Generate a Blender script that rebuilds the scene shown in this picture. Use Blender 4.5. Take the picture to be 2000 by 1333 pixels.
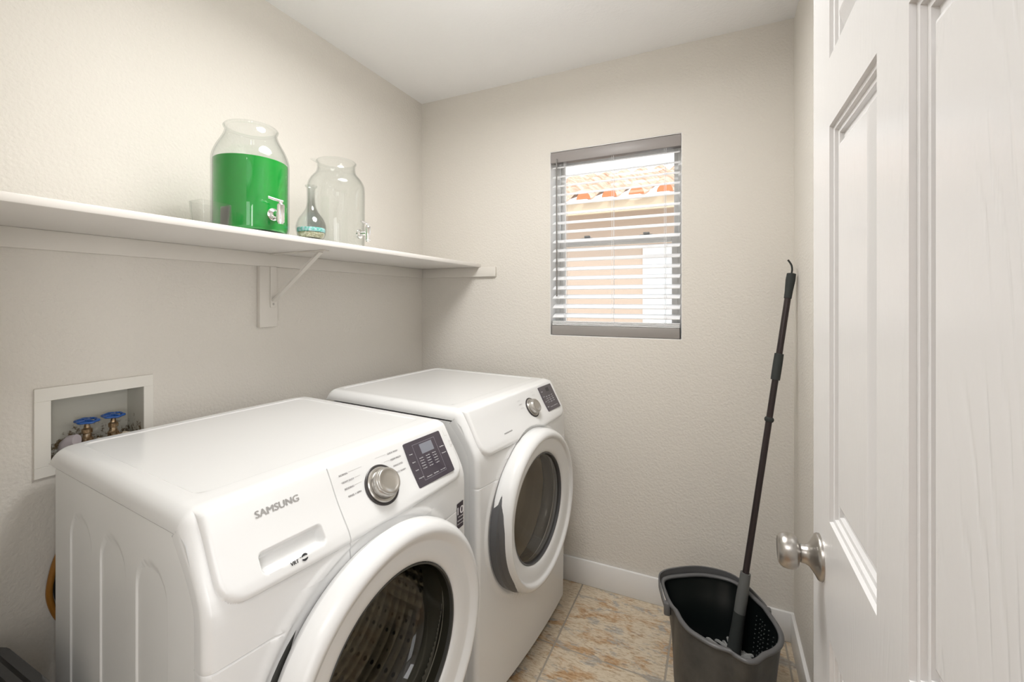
import bpy, bmesh, math, random
from mathutils import Vector, Matrix
random.seed(7)
PI = math.pi
for o in list(bpy.data.objects): bpy.data.objects.remove(o)
SC = bpy.context.scene
COL = SC.collection

# ------------------------------------------------------------------ camera
cam_d = bpy.data.cameras.new('camera'); cam = bpy.data.objects.new('camera', cam_d); COL.objects.link(cam)
cam_d.sensor_width = 36; cam_d.lens = 856.97/2000*36
cam_d.shift_y = -(666.5-586.54)/2000
cam_d.clip_start = 0.02
cam.location = (0, 0, 1.3369); cam.rotation_euler = (PI/2, 0, 0.438)
SC.camera = cam

# ------------------------------------------------------------------ world, lights, exposure
SC.view_settings.view_transform = 'Standard'; SC.view_settings.look = 'None'
SC.view_settings.gamma = 1; SC.view_settings.use_curve_mapping = False
SC.view_settings.exposure = 0.31
w = bpy.data.worlds.new('world'); SC.world = w; w.use_nodes = True
bg = w.node_tree.nodes['Background']
bg.inputs['Color'].default_value = (0.90, 0.95, 1.0, 1); bg.inputs['Strength'].default_value = 1.9
def light(name, kind, loc, energy, color=(1,1,1), rot=(0,0,0), **kw):
    d = bpy.data.lights.new(name, kind); d.energy = energy; d.color = color
    for k, v in kw.items(): setattr(d, k, v)
    o = bpy.data.objects.new(name, d); COL.objects.link(o); o.location = loc; o.rotation_euler = rot
    return o
XL, YB, XR, H, YN = -1.5061, 2.0203, 0.2711, 2.44, 0.12      # left, back, right wall, ceiling, near wall (room side)
LAMP = (-0.55, 1.00, 2.25)
light('ceiling_lamp_bulb', 'POINT', LAMP, 4.8, (1, .994, .98), shadow_soft_size=.18)
light('ceiling_lamp_diffuser', 'AREA', (LAMP[0], LAMP[1], 2.33), 13.5, (1, .994, .98), (0, 0, 0), shape='DISK', size=.55)
light('hall_top_fill', 'AREA', (-0.3, -0.9, 2.40), 18, (.99, .99, 1), (0, 0, 0), shape='RECTANGLE', size=1.4, size_y=1.0)  # unseen fill added under the hall ceiling, shining in by the doorway
light('hall_side_fill', 'AREA', (1.57, -.58, 1.35), 30, (.98, .99, 1), (PI/2, 0, math.radians(80)), shape='RECTANGLE', size=.9, size_y=1.7)  # added fill through the doorway for the left wall and washer side
light('hall_angled_fill', 'AREA', (1.50, -1.52, 1.45), 15, (.97, .985, 1), (PI/2, 0, math.radians(47)), shape='RECTANGLE', size=1.3, size_y=1.7)  # second added hall fill, angled at the doorway, no real opening there
light('sun', 'SUN', (0, 4, 6), 1.1, (1, .96, .9), (math.radians(38), math.radians(-25), 0), angle=.01)

# ------------------------------------------------------------------ materials
MATS = {}
def mat(name, color, rough=.5, metal=0, spec=.5, coat=0, alpha=None, trans=0, ior=1.45):
    if name in MATS: return MATS[name]
    m = bpy.data.materials.new(name); m.use_nodes = True
    b = m.node_tree.nodes['Principled BSDF']
    b.inputs['Base Color'].default_value = (*color, 1); b.inputs['Roughness'].default_value = rough
    b.inputs['Metallic'].default_value = metal; b.inputs['Specular IOR Level'].default_value = spec
    b.inputs['Coat Weight'].default_value = coat; b.inputs['Transmission Weight'].default_value = trans
    b.inputs['IOR'].default_value = ior
    MATS[name] = m; return m
def nodes(m): return m.node_tree.nodes, m.node_tree.links, m.node_tree.nodes['Principled BSDF']
def add_bump(m, scale, strength, dist=.002, detail=3, sx=(1,1,1), rough=.5):
    n, l, b = nodes(m)
    tc = n.new('ShaderNodeTexCoord'); mp = n.new('ShaderNodeMapping'); mp.inputs['Scale'].default_value = sx
    t = n.new('ShaderNodeTexNoise'); t.inputs['Scale'].default_value = scale; t.inputs['Detail'].default_value = detail
    t.inputs['Roughness'].default_value = rough
    bp = n.new('ShaderNodeBump'); bp.inputs['Strength'].default_value = strength; bp.inputs['Distance'].default_value = dist
    l.new(tc.outputs['Object'], mp.inputs['Vector']); l.new(mp.outputs[0], t.inputs['Vector'])
    l.new(t.outputs['Fac'], bp.inputs['Height']); l.new(bp.outputs[0], b.inputs['Normal'])
    return t, bp
def noise_color(m, scale, stops, detail=5, sx=(1,1,1), rough=.6, dist=0):
    n, l, b = nodes(m)
    tc = n.new('ShaderNodeTexCoord'); mp = n.new('ShaderNodeMapping'); mp.inputs['Scale'].default_value = sx
    t = n.new('ShaderNodeTexNoise'); t.inputs['Scale'].default_value = scale; t.inputs['Detail'].default_value = detail
    t.inputs['Roughness'].default_value = rough; t.inputs['Distortion'].default_value = dist
    r = n.new('ShaderNodeValToRGB')
    while len(r.color_ramp.elements) < len(stops): r.color_ramp.elements.new(.5)
    for e, (p, c) in zip(r.color_ramp.elements, stops): e.position = p; e.color = (*c, 1)
    l.new(tc.outputs['Object'], mp.inputs['Vector']); l.new(mp.outputs[0], t.inputs['Vector'])
    l.new(t.outputs['Fac'], r.inputs['Fac']); l.new(r.outputs[0], b.inputs['Base Color'])
    return r
def thin_glass(name, tint=(.97,.98,.975), edge=(.80,.83,.82), rough=.01, ior=1.5, blend=.25):
    m = bpy.data.materials.new(name); m.use_nodes = True; n = m.node_tree.nodes; l = m.node_tree.links
    n.clear(); out = n.new('ShaderNodeOutputMaterial'); mx = n.new('ShaderNodeMixShader')
    tr = n.new('ShaderNodeBsdfTransparent'); gl = n.new('ShaderNodeBsdfGlossy'); gl.inputs['Roughness'].default_value = rough
    f0 = ((ior-1)/(ior+1))**2
    lf = n.new('ShaderNodeLayerWeight'); lf.inputs['Blend'].default_value = .5
    pw = n.new('ShaderNodeMath'); pw.operation = 'POWER'; pw.inputs[1].default_value = 4.5; l.new(lf.outputs['Facing'], pw.inputs[0])
    fr = n.new('ShaderNodeMath'); fr.operation = 'MULTIPLY_ADD'; fr.inputs[1].default_value = .75; fr.inputs[2].default_value = f0; l.new(pw.outputs[0], fr.inputs[0])
    lw = n.new('ShaderNodeMath'); lw.operation = 'POWER'; lw.inputs[1].default_value = 1/blend; l.new(lf.outputs['Facing'], lw.inputs[0])
    cm = n.new('ShaderNodeMix'); cm.data_type = 'RGBA'; cm.inputs['A'].default_value = (*tint, 1); cm.inputs['B'].default_value = (*edge, 1)
    l.new(lw.outputs[0], cm.inputs['Factor']); l.new(cm.outputs['Result'], tr.inputs['Color'])
    l.new(fr.outputs[0], mx.inputs[0]); l.new(tr.outputs[0], mx.inputs[1]); l.new(gl.outputs[0], mx.inputs[2])
    l.new(mx.outputs[0], out.inputs['Surface']); MATS[name] = m; return m

M_wall = mat('wall_paint', (.70, .665, .61), .75, spec=.25); add_bump(M_wall, 115, .6, .0035, 2)
M_ceil = mat('ceiling_paint', (.90, .90, .90), .85, spec=.2); add_bump(M_ceil, 90, .3, .003, 3)
M_trim = mat('trim_paint', (.80, .79, .775), .32)
M_shelf = mat('shelf_paint', (.76, .73, .69), .45)
M_cleat = mat('cleat_paint', (.70, .665, .61), .5)
M_app = mat('appliance_enamel', (.76, .76, .755), .22, coat=.3); add_bump(M_app, 9, .04, .002, 2)
M_appside = mat('appliance_side_enamel', (.80, .80, .79), .33)
M_plastic = mat('white_plastic', (.77, .77, .765), .25, coat=.2)
M_grey = mat('grey_plastic', (.10, .10, .103), .35)
M_rubber = mat('gasket_rubber', (.055, .055, .05), .4)
M_drum = mat('drum_steel', (.42, .41, .39), .25, metal=1)
M_black = mat('black_print', (.03, .03, .035), .4)
M_greytext = mat('grey_print', (.33, .32, .31), .4)
M_panel = mat('display_panel', (.055, .045, .06), .12, coat=.6)
M_lcd = mat('display_window', (.22, .23, .27), .08, coat=.8)
M_whitetext = mat('white_print', (.72, .72, .74), .5)
M_chrome = mat('chrome', (.90, .90, .90), .10, metal=1)
M_brushed = mat('brushed_nickel', (.42, .40, .375), .30, metal=1); add_bump(M_brushed, 60, .08, .001, 2, (14, 1, 1))
M_silver = mat('silver_knob', (.50, .48, .45), .28, metal=.9)
M_glass = thin_glass('clear_glass')
M_pane = thin_glass('window_glass', (.96,.97,.97), (.8,.85,.85))
M_bowl = thin_glass('bowl_glass', (.66,.64,.57), (.22,.17,.08), .03, 1.55, .35)
M_dglass = thin_glass('dryer_glass', (.96,.94,.90), (.55,.53,.49), .03, 1.5, .35)
M_clearpl = thin_glass('clear_plastic', (.975,.98,.975), (.80,.82,.81), .10, 1.45, .4)
M_green = mat('green_liquid', (.0, .31, .032), .25, spec=.4)
M_bucket = mat('bucket_plastic', (.075, .073, .068), .42, spec=.45); noise_color(M_bucket, 18, [(.3,(.045,.043,.040)),(.7,(.080,.076,.068))], 4)
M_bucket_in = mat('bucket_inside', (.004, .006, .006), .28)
M_rim = mat('bucket_rim', (.11, .11, .112), .35)
M_pole = mat('mop_pole', (.042, .032, .032), .22, metal=.4)
M_foam = mat('foam_grip', (.030, .034, .032), .75); add_bump(M_foam, 300, .3, .001)
M_sleeve = mat('mop_sleeve', (.13, .133, .128), .45)
M_mop = mat('mop_cotton', (.30, .30, .29), .9); add_bump(M_mop, 150, .8, .004)
M_hamper = mat('hamper_plastic', (.03, .032, .036), .18, coat=.4)
M_hdark = mat('hamper_slot', (.004, .004, .004), .6)
M_frame = mat('window_vinyl', (.78, .78, .77), .35)
M_slat = mat('blind_slat', (.86, .86, .87), .35)
M_val = mat('blind_valance', (.30, .275, .265), .4)
M_brail = mat('bottom_rail_paint', (.30, .28, .265), .4)
M_wand = mat('tilt_wand', (.20, .19, .18), .3)
M_blue = mat('blue_handwheel', (.02, .10, .38), .3, coat=.3)
M_brass = mat('valve_brass', (.36, .24, .13), .38, metal=.75); noise_color(M_brass, 90, [(.35,(.16,.09,.04)),(.55,(.42,.30,.18)),(.75,(.55,.50,.42))])
M_boxpl = mat('outlet_box_plastic', (.74, .715, .66), .4)
M_hose = mat('amber_hose', (.30, .13, .02), .3)
M_hoseb = mat('black_hose', (.02, .02, .02), .4)
M_beige = mat('beige_fitting', (.55, .48, .38), .4)
M_dark = mat('dark_gap', (.02, .02, .02), .8)
M_hallw = mat('hall_wall_paint', (.62, .59, .54), .8)
M_hallf = mat('hall_wood_floor', (.30, .20, .13), .3)
noise_color(M_hallf, 4, [(.3,(.24,.13,.07)),(.7,(.42,.28,.17))], 5, (1, 12, 1))

# stained inside of the outlet box: brown specks low down
M_boxin = mat('outlet_box_inside', (.60, .585, .52), .5)
def stain(m, zc, zr, clean, dirt):
    n, l, b = nodes(m)
    tc = n.new('ShaderNodeTexCoord'); sp = n.new('ShaderNodeSeparateXYZ'); l.new(tc.outputs['Object'], sp.inputs[0])
    t = n.new('ShaderNodeTexNoise'); t.inputs['Scale'].default_value = 55; t.inputs['Detail'].default_value = 6; t.inputs['Roughness'].default_value = .75
    l.new(tc.outputs['Object'], t.inputs['Vector'])
    mr = n.new('ShaderNodeMapRange'); mr.inputs['From Min'].default_value = zc-zr; mr.inputs['From Max'].default_value = zc+zr
    mr.inputs['To Min'].default_value = .17; mr.inputs['To Max'].default_value = -.12
    l.new(sp.outputs['Z'], mr.inputs['Value'])
    ad = n.new('ShaderNodeMath'); ad.operation = 'ADD'; l.new(t.outputs['Fac'], ad.inputs[0]); l.new(mr.outputs[0], ad.inputs[1])
    r = n.new('ShaderNodeValToRGB'); r.color_ramp.elements[0].position = .56; r.color_ramp.elements[0].color = (*clean, 1)
    r.color_ramp.elements[1].position = .64; r.color_ramp.elements[1].color = (*dirt, 1)
    l.new(ad.outputs[0], r.inputs['Fac']); l.new(r.outputs[0], b.inputs['Base Color'])
stain(M_boxin, .050, .05, (.60,.585,.52), (.13,.085,.04))

# stone look tiles with grout
def tile_material():
    m = mat('stone_tile', (.5,.4,.3), .38, spec=.4); n, l, b = nodes(m)
    tc = n.new('ShaderNodeTexCoord')
    def noise(scale, sx, det, rg, dist=0, loc=(0,0,0)):
        mp = n.new('ShaderNodeMapping'); mp.inputs['Scale'].default_value = sx; mp.inputs['Location'].default_value = loc
        t = n.new('ShaderNodeTexNoise'); t.inputs['Scale'].default_value = scale; t.inputs['Detail'].default_value = det
        t.inputs['Roughness'].default_value = rg; t.inputs['Distortion'].default_value = dist
        l.new(tc.outputs['Object'], mp.inputs['Vector']); l.new(mp.outputs[0], t.inputs['Vector']); return t
    def ramp(t, stops):
        r = n.new('ShaderNodeValToRGB'); cr = r.color_ramp
        while len(cr.elements) < len(stops): cr.elements.new(.5)
        for e, (p, c) in zip(cr.elements, stops): e.position = p; e.color = (*c, 1) if len(c) == 3 else c
        l.new(t.outputs['Fac'], r.inputs['Fac']); return r
    def mix(fac, A, B):
        m_ = n.new('ShaderNodeMix'); m_.data_type = 'RGBA'
        l.new(fac, m_.inputs['Factor']); l.new(A, m_.inputs['A'])
        if isinstance(B, tuple): m_.inputs['B'].default_value = (*B, 1)
        else: l.new(B, m_.inputs['B'])
        return m_.outputs['Result']
    t1 = noise(34, (1, 3.6, 1), 8, .72, .3)
    base = ramp(t1, [(.33,(.36,.26,.17)),(.45,(.56,.46,.33)),(.55,(.66,.57,.44)),(.70,(.58,.50,.39))]).outputs[0]
    w0, w1 = (0,0,0), (1,1,1)
    tan = ramp(noise(6, (1, 2.4, 1), 8, .66, .6, (7,2,0)), [(.50,w0),(.60,w1)]).outputs[0]
    tanc = ramp(t1, [(.35,(.27,.155,.075)),(.50,(.46,.29,.155)),(.65,(.57,.42,.27))]).outputs[0]
    c1 = mix(tan, base, tanc)
    gry = ramp(noise(8, (1, 2.2, 1), 9, .72, .5, (1,9,0)), [(.54,w0),(.60,w1)]).outputs[0]
    gryc = ramp(t1, [(.35,(.28,.24,.20)),(.60,(.46,.43,.38))]).outputs[0]
    c2 = mix(gry, c1, gryc)
    dk = ramp(noise(20, (1, 7.5, 1), 7, .7, .2, (4,4,0)), [(.335,w1),(.40,w0)]).outputs[0]
    c3 = mix(dk, c2, (.22,.14,.085))
    l.new(c3, b.inputs['Base Color'])
    bp = n.new('ShaderNodeBump'); bp.inputs['Strength'].default_value = .25; bp.inputs['Distance'].default_value = .002
    l.new(t1.outputs['Fac'], bp.inputs['Height']); l.new(bp.outputs[0], b.inputs['Normal'])
    return m
M_tile = tile_material()
M_grout = mat('grout', (.36, .32, .265), .85)

# door paint: molded wood grain
def door_material():
    m = mat('door_paint', (.70, .69, .685), .27, spec=.5); n, l, b = nodes(m)
    tc = n.new('ShaderNodeTexCoord'); mp = n.new('ShaderNodeMapping'); mp.inputs['Scale'].default_value = (1, 13, 1.0); mp.inputs['Location'].default_value = (0, -3.6, .55)
    wv = n.new('ShaderNodeTexWave'); wv.wave_type = 'RINGS'; wv.rings_direction = 'X'; wv.inputs['Scale'].default_value = 3.4
    wv.inputs['Distortion'].default_value = 5.0; wv.inputs['Detail'].default_value = 3.0; wv.inputs['Detail Scale'].default_value = 1.2
    nz = n.new('ShaderNodeTexNoise'); nz.inputs['Scale'].default_value = 160; nz.inputs['Detail'].default_value = 2
    mp2 = n.new('ShaderNodeMapping'); mp2.inputs['Scale'].default_value = (1, 1, .35)
    l.new(tc.outputs['Object'], mp.inputs['Vector']); l.new(mp.outputs[0], wv.inputs['Vector'])
    l.new(tc.outputs['Object'], mp2.inputs['Vector']); l.new(mp2.outputs[0], nz.inputs['Vector'])
    pw = n.new('ShaderNodeMath'); pw.operation = 'POWER'; pw.inputs[1].default_value = 7; l.new(wv.outputs['Fac'], pw.inputs[0])
    ad = n.new('ShaderNodeMath'); ad.operation = 'MULTIPLY_ADD'; ad.inputs[1].default_value = .35
    mk = n.new('ShaderNodeTexNoise'); mk.inputs['Scale'].default_value = 7; mp3 = n.new('ShaderNodeMapping'); mp3.inputs['Scale'].default_value = (1, 2.5, 1)
    l.new(tc.outputs['Object'], mp3.inputs['Vector']); l.new(mp3.outputs[0], mk.inputs['Vector'])
    mr = n.new('ShaderNodeMapRange'); mr.inputs['From Min'].default_value = .42; mr.inputs['From Max'].default_value = .62; l.new(mk.outputs['Fac'], mr.inputs['Value'])
    sx_ = n.new('ShaderNodeSeparateXYZ'); l.new(tc.outputs['Object'], sx_.inputs[0])
    mr2 = n.new('ShaderNodeMapRange'); mr2.inputs['From Min'].default_value = .36; mr2.inputs['From Max'].default_value = .30; mr2.inputs['To Min'].default_value = .25; l.new(sx_.outputs['Y'], mr2.inputs['Value'])
    m3 = n.new('ShaderNodeMath'); m3.operation = 'MULTIPLY'; l.new(mr.outputs[0], m3.inputs[0]); l.new(mr2.outputs[0], m3.inputs[1])
    m4 = n.new('ShaderNodeMath'); m4.operation = 'MULTIPLY'; l.new(m3.outputs[0], m4.inputs[0]); l.new(pw.outputs[0], m4.inputs[1])
    l.new(nz.outputs['Fac'], ad.inputs[0]); l.new(m4.outputs[0], ad.inputs[2])
    bp = n.new('ShaderNodeBump'); bp.inputs['Strength'].default_value = .30; bp.inputs['Distance'].default_value = .0012; bp.invert = True
    l.new(ad.outputs[0], bp.inputs['Height']); l.new(bp.outputs[0], b.inputs['Normal'])
    return m
M_door = door_material()

# ------------------------------------------------------------------ mesh helpers
def link(name, me, m, parent=None, smooth=True, ang=35):
    if m: me.materials.append(m)
    if smooth:
        me.shade_smooth()
        me.set_sharp_from_angle(angle=math.radians(ang))
    o = bpy.data.objects.new(name, me); COL.objects.link(o)
    if parent: o.parent = parent
    return o
def mesh(name, V, F, m, parent=None, smooth=True, ang=35, merge=False, normals=True):
    bm = bmesh.new(); vs = [bm.verts.new(v) for v in V]
    for f in F:
        try: bm.faces.new([vs[i] for i in f])
        except ValueError: pass
    if merge: bmesh.ops.remove_doubles(bm, verts=bm.verts, dist=1e-5)
    if normals: bmesh.ops.recalc_face_normals(bm, faces=bm.faces)
    me = bpy.data.meshes.new(name); bm.to_mesh(me); bm.free()
    return link(name, me, m, parent, smooth, ang)
def from_bm(name, bm, m, parent=None, smooth=True, ang=35):
    bmesh.ops.recalc_face_normals(bm, faces=bm.faces)
    me = bpy.data.meshes.new(name); bm.to_mesh(me); bm.free()
    return link(name, me, m, parent, smooth, ang)
def bm_box(bm, a, b, bev=0, seg=2):
    r = bmesh.ops.create_cube(bm, size=1); vs = r['verts']
    for v in vs:
        v.co = Vector([(a[i]+b[i])/2 + v.co[i]*(b[i]-a[i]) for i in range(3)])
    if bev:
        es = list({e for v in vs for e in v.link_edges})
        bmesh.ops.bevel(bm, geom=es, offset=bev, segments=seg, profile=.5, affect='EDGES')
def box(name, a, b, m, parent=None, bev=0, seg=2):
    bm = bmesh.new(); bm_box(bm, a, b, bev, seg); return from_bm(name, bm, m, parent, bool(bev))
def grid(us, vs, fn, keep=None):
    V = [fn(u, v) for u in us for v in vs]; F = []; n = len(vs)
    for i in range(len(us)-1):
        for j in range(n-1):
            if keep and not keep((us[i]+us[i+1])/2, (vs[j]+vs[j+1])/2): continue
            F.append((i*n+j, (i+1)*n+j, (i+1)*n+j+1, i*n+j+1))
    return V, F
def lathe_vf(prof, seg=48, M=Matrix.Identity(4), a0=0, a1=2*PI):
    V = []; F = []; full = abs(a1-a0-2*PI) < 1e-6; n = seg if full else seg+1; k = len(prof)
    for i in range(n):
        a = a0+(a1-a0)*i/seg
        for r, z in prof: V.append(M @ Vector((r*math.cos(a), r*math.sin(a), z)))
    for i in range(seg):
        i2 = (i+1) % n
        for j in range(k-1): F.append((i*k+j, i2*k+j, i2*k+j+1, i*k+j+1))
    return V, F
def lathe(name, prof, m, parent=None, seg=48, M=Matrix.Identity(4), ang=35):
    V, F = lathe_vf(prof, seg, M); return mesh(name, V, F, m, parent, ang=ang, merge=True)
def tube_vf(pts, r, seg=12, caps=True, off=0):
    pts = [Vector(p) for p in pts]; V = []; F = []
    rs = r if isinstance(r, (list, tuple)) else [r]*len(pts)
    prev = None
    for i, p in enumerate(pts):
        t = (pts[min(i+1, len(pts)-1)]-pts[max(i-1, 0)]).normalized()
        if prev is None:
            a = Vector((0,0,1)) if abs(t.z) < .9 else Vector((1,0,0)); x = t.cross(a).normalized()
        else: x = (prev - t*prev.dot(t)).normalized()
        prev = x; y = t.cross(x)
        for j in range(seg):
            a = 2*PI*j/seg; V.append(p+(x*math.cos(a)+y*math.sin(a))*rs[i])
    for i in range(len(pts)-1):
        for j in range(seg):
            j2 = (j+1) % seg; F.append((off+i*seg+j, off+i*seg+j2, off+(i+1)*seg+j2, off+(i+1)*seg+j))
    if caps:
        F.append(tuple(off+j for j in range(seg))[::-1]); F.append(tuple(off+(len(pts)-1)*seg+j for j in range(seg)))
    return V, F
def tube(name, pts, r, m, parent=None, seg=12):
    V, F = tube_vf(pts, r, seg); return mesh(name, V, F, m, parent)
def multi_tube(name, paths, r, m, parent=None, seg=8):
    V = []; F = []
    for p in paths:
        v, f = tube_vf(p, r, seg, off=len(V)); V += v; F += f
    return mesh(name, V, F, m, parent)
def spline(pts, n=8):
    pts = [Vector(p) for p in pts]; out = []
    for i in range(len(pts)-1):
        p0, p1, p2, p3 = pts[max(i-1,0)], pts[i], pts[i+1], pts[min(i+2,len(pts)-1)]
        for k in range(n):
            t = k/n; out.append(.5*((2*p1)+(p2-p0)*t+(2*p0-5*p1+4*p2-p3)*t*t+(3*p1-p0-3*p2+p3)*t**3))
    out.append(pts[-1]); return out
def empty(name, loc, rz=0):
    o = bpy.data.objects.new(name, None); COL.objects.link(o); o.location = loc; o.rotation_euler = (0,0,rz); o.empty_display_size = .05
    return o
def tag(o, label=None, cat=None, group=None, kind=None):
    if label: o['label'] = label
    if cat: o['category'] = cat
    if group: o['group'] = group
    if kind: o['kind'] = kind
    return o
def struct(o): o['kind'] = 'structure'; return o
def ss(x, a=0, b=1):
    t = max(0, min(1, (x-a)/(b-a))); return t*t*(3-2*t)
def text_mesh(txt, width=None, size=None, extrude=.0003, bold=0):
    c = bpy.data.curves.new('lettering', 'FONT'); c.body = txt; c.size = 1; c.extrude = 0; c.offset = bold
    c.align_x = 'LEFT'; c.resolution_u = 3
    o = bpy.data.objects.new('lettering', c); COL.objects.link(o)
    dg = bpy.context.evaluated_depsgraph_get(); me = bpy.data.meshes.new_from_object(o.evaluated_get(dg))
    bpy.data.objects.remove(o); bpy.data.curves.remove(c)
    xs = [v.co.x for v in me.vertices]; x0, x1 = min(xs), max(xs); y0 = min(v.co.y for v in me.vertices)
    return me, x0, x1, y0
def lettering(items, m, parent, name='lettering'):
    """items: (text, matrix, width or None, size): joined in one mesh"""
    bm = bmesh.new()
    for txt, M, width, height in items:
        me, x0, x1, y0 = text_mesh(txt)
        sx = (width/(x1-x0)) if width else height
        sy = height/.72 if height else sx
        tmp = bmesh.new(); tmp.from_mesh(me); bpy.data.meshes.remove(me)
        base = [v.co.copy() for v in tmp.verts]
        for k_ in range(3):
            for v, c_ in zip(tmp.verts, base): v.co = M @ Vector(((c_.x-x0)*sx+sy*.034*(k_-1), c_.y*sy, .0002+.00003*k_))
            me2 = bpy.data.meshes.new('t'); tmp.to_mesh(me2); bm.from_mesh(me2); bpy.data.meshes.remove(me2)
        tmp.free()
    me = bpy.data.meshes.new(name); bm.to_mesh(me); bm.free()
    return link(name, me, m, parent, False)

# ------------------------------------------------------------------ room shell
T = .12
# floor: grout slab with tiles, pattern kept inside one mesh with two materials
bm = bmesh.new(); bm_box(bm, (XL-T, .0, -.05), (XR+T, YB+T, -.0015)); nf = len(bm.faces)
p = .4065; g = .0065
xs = [-.574+p*i for i in range(-3, 4)]; ys = [1.612+p*i for i in range(-5, 3)]
for x in xs:
    for y in ys:
        a = (max(x+g/2, XL), max(y+g/2, 0), -.01); b = (min(x+p-g/2, XR), min(y+p-g/2, YB), 0)
        if b[0]-a[0] > .01 and b[1]-a[1] > .01: bm_box(bm, a, b, .0012, 1)
fl = from_bm('floor', bm, M_grout, None, False); fl.data.materials.append(M_tile)
for i, f in enumerate(fl.data.polygons): f.material_index = 0 if i < nf else 1
struct(fl)
struct(box('ceiling', (XL-T, 0, H), (XR+T, YB+T, H+.1), M_ceil))
# left wall with hole for the outlet box
def wall_with_hole(name, axis, a, b, h, m):
    """axis 0: wall in y,z at x range a[0]..b[0]; h=(s0,s1,z0,z1) hole along the wall"""
    s = 1 if axis == 0 else 0
    bm = bmesh.new(); V = {}
    S = [a[s], h[0], h[1], b[s]]; Z = [a[2], h[2], h[3], b[2]]
    def P(i, j, k):
        key = (i, j, k)
        if key not in V:
            c = [0,0,0]; c[s] = S[i]; c[2] = Z[j]; c[axis] = (a[axis], b[axis])[k]; V[key] = bm.verts.new(c)
        return V[key]
    for k in (0, 1):
        for i in range(3):
            for j in range(3):
                if i == 1 and j == 1: continue
                bm.faces.new([P(i,j,k), P(i+1,j,k), P(i+1,j+1,k), P(i,j+1,k)])
    for i in range(3):
        bm.faces.new([P(i,0,0), P(i+1,0,0), P(i+1,0,1), P(i,0,1)]); bm.faces.new([P(i,3,0), P(i+1,3,0), P(i+1,3,1), P(i,3,1)])
        bm.faces.new([P(0,i,0), P(0,i+1,0), P(0,i+1,1), P(0,i,1)]); bm.faces.new([P(3,i,0), P(3,i+1,0), P(3,i+1,1), P(3,i,1)])
    for (i, j, i2, j2) in ((1,1,2,1),(1,2,2,2),(1,1,1,2),(2,1,2,2)):
        bm.faces.new([P(i,j,0), P(i2,j2,0), P(i2,j2,1), P(i,j,1)])
    return from_bm(name, bm, m, None, False)
BY0, BY1, BZ0, BZ1 = .502, .697, .925, 1.087
struct(wall_with_hole('wall_left', 0, (XL-T, 0, 0), (XL, YB, H), (BY0-.004, BY1+.004, BZ0-.004, BZ1+.004), M_wall))
WX0, WX1, WZ0, WZ1 = -.742, -.138, 1.164, 2.060
struct(wall_with_hole('wall_back', 1, (XL-T, YB, 0), (XR+T, YB+.14, H), (WX0, WX1, WZ0, WZ1), M_wall))
struct(box('wall_right', (XR, 0, 0), (XR+T, YB, H), M_wall))
# near wall with the doorway the camera stands in
bm = bmesh.new(); DX0, DX1 = -.585, .185
bm_box(bm, (XL, 0, 0), (DX0, YN, H)); bm_box(bm, (DX1, 0, 0), (XR, YN, H)); bm_box(bm, (DX0, 0, 2.06), (DX1, YN, H))
struct(from_bm('wall_front', bm, M_wall, None, False))
BB = .1156
struct(box('baseboard_back', (XL, YB-.013, 0), (XR, YB, BB), M_trim, bev=.003))
struct(box('baseboard_right', (XR-.013, YN, 0), (XR, YB-.013, BB), M_trim, bev=.003))
struct(box('baseboard_left', (XL, YN, 0), (XL+.013, YB-.013, BB), M_trim, bev=.003))
# hall behind the camera
struct(box('floor_hall', (-1.7, -2.6, -.05), (1.6, 0, 0), M_hallf))
struct(box('ceiling_hall', (-1.7, -2.6, H), (1.6, 0, H+.1), M_ceil))
struct(box('wall_hall_back', (-1.7, -2.7, 0), (1.6, -2.6, H), M_hallw))
struct(box('wall_hall_left', (-1.8, -2.6, 0), (-1.7, 0, H), M_hallw))
struct(box('wall_hall_right', (1.6, -2.6, 0), (1.7, 0, H), M_hallw))
bm = bmesh.new(); bm_box(bm, (XR+T, -.0, 0), (1.6, .05, H)); bm_box(bm, (-1.7, 0, 0), (XL-T, .05, H))
struct(from_bm('wall_hall_front', bm, M_hallw, None, False))

# ------------------------------------------------------------------ window, blind
wy = YB+.085
bm = bmesh.new()
def frame_rect(bm, x0, x1, z0, z1, w, y0, y1, bev=.002):
    bm_box(bm, (x0, y0, z0), (x0+w, y1, z1), bev, 1); bm_box(bm, (x1-w, y0, z0), (x1, y1, z1), bev, 1)
    bm_box(bm, (x0+w, y0, z0), (x1-w, y1, z0+w), bev, 1); bm_box(bm, (x0+w, y0, z1-w), (x1-w, y1, z1), bev, 1)
frame_rect(bm, WX0, WX1, WZ0, WZ1, .022, wy, wy+.05)
wf = struct(from_bm('window_1', bm, M_frame, None, True))
zm = 1.618
bm = bmesh.new()
for a, b in (((WX0, YB+.002, WZ0+.003), (WX0+.003, wy, WZ1-.003)), ((WX1-.003, YB+.002, WZ0+.003), (WX1, wy, WZ1-.003)), ((WX0, YB+.002, WZ0), (WX1, wy, WZ0+.003)), ((WX0, YB+.002, WZ1-.003), (WX1, wy, WZ1))): bm_box(bm, a, b)
from_bm('reveal_lining', bm, M_trim, wf, False)
bm = bmesh.new(); frame_rect(bm, WX0+.022, WX1-.022, WZ0+.022, zm+.018, .028, wy+.004, wy+.024); from_bm('lower_sash', bm, M_frame, wf)
bm = bmesh.new(); frame_rect(bm, WX0+.022, WX1-.022, zm-.012, WZ1-.022, .020, wy+.026, wy+.046); from_bm('upper_sash', bm, M_frame, wf)
box('glass_pane', (WX0+.05, wy+.012, WZ0+.05), (WX1-.05, wy+.0125, zm-.01), M_pane, wf)
box('glass_pane', (WX0+.045, wy+.034, zm+.008), (WX1-.045, wy+.0345, WZ1-.045), M_pane, wf)
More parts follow.
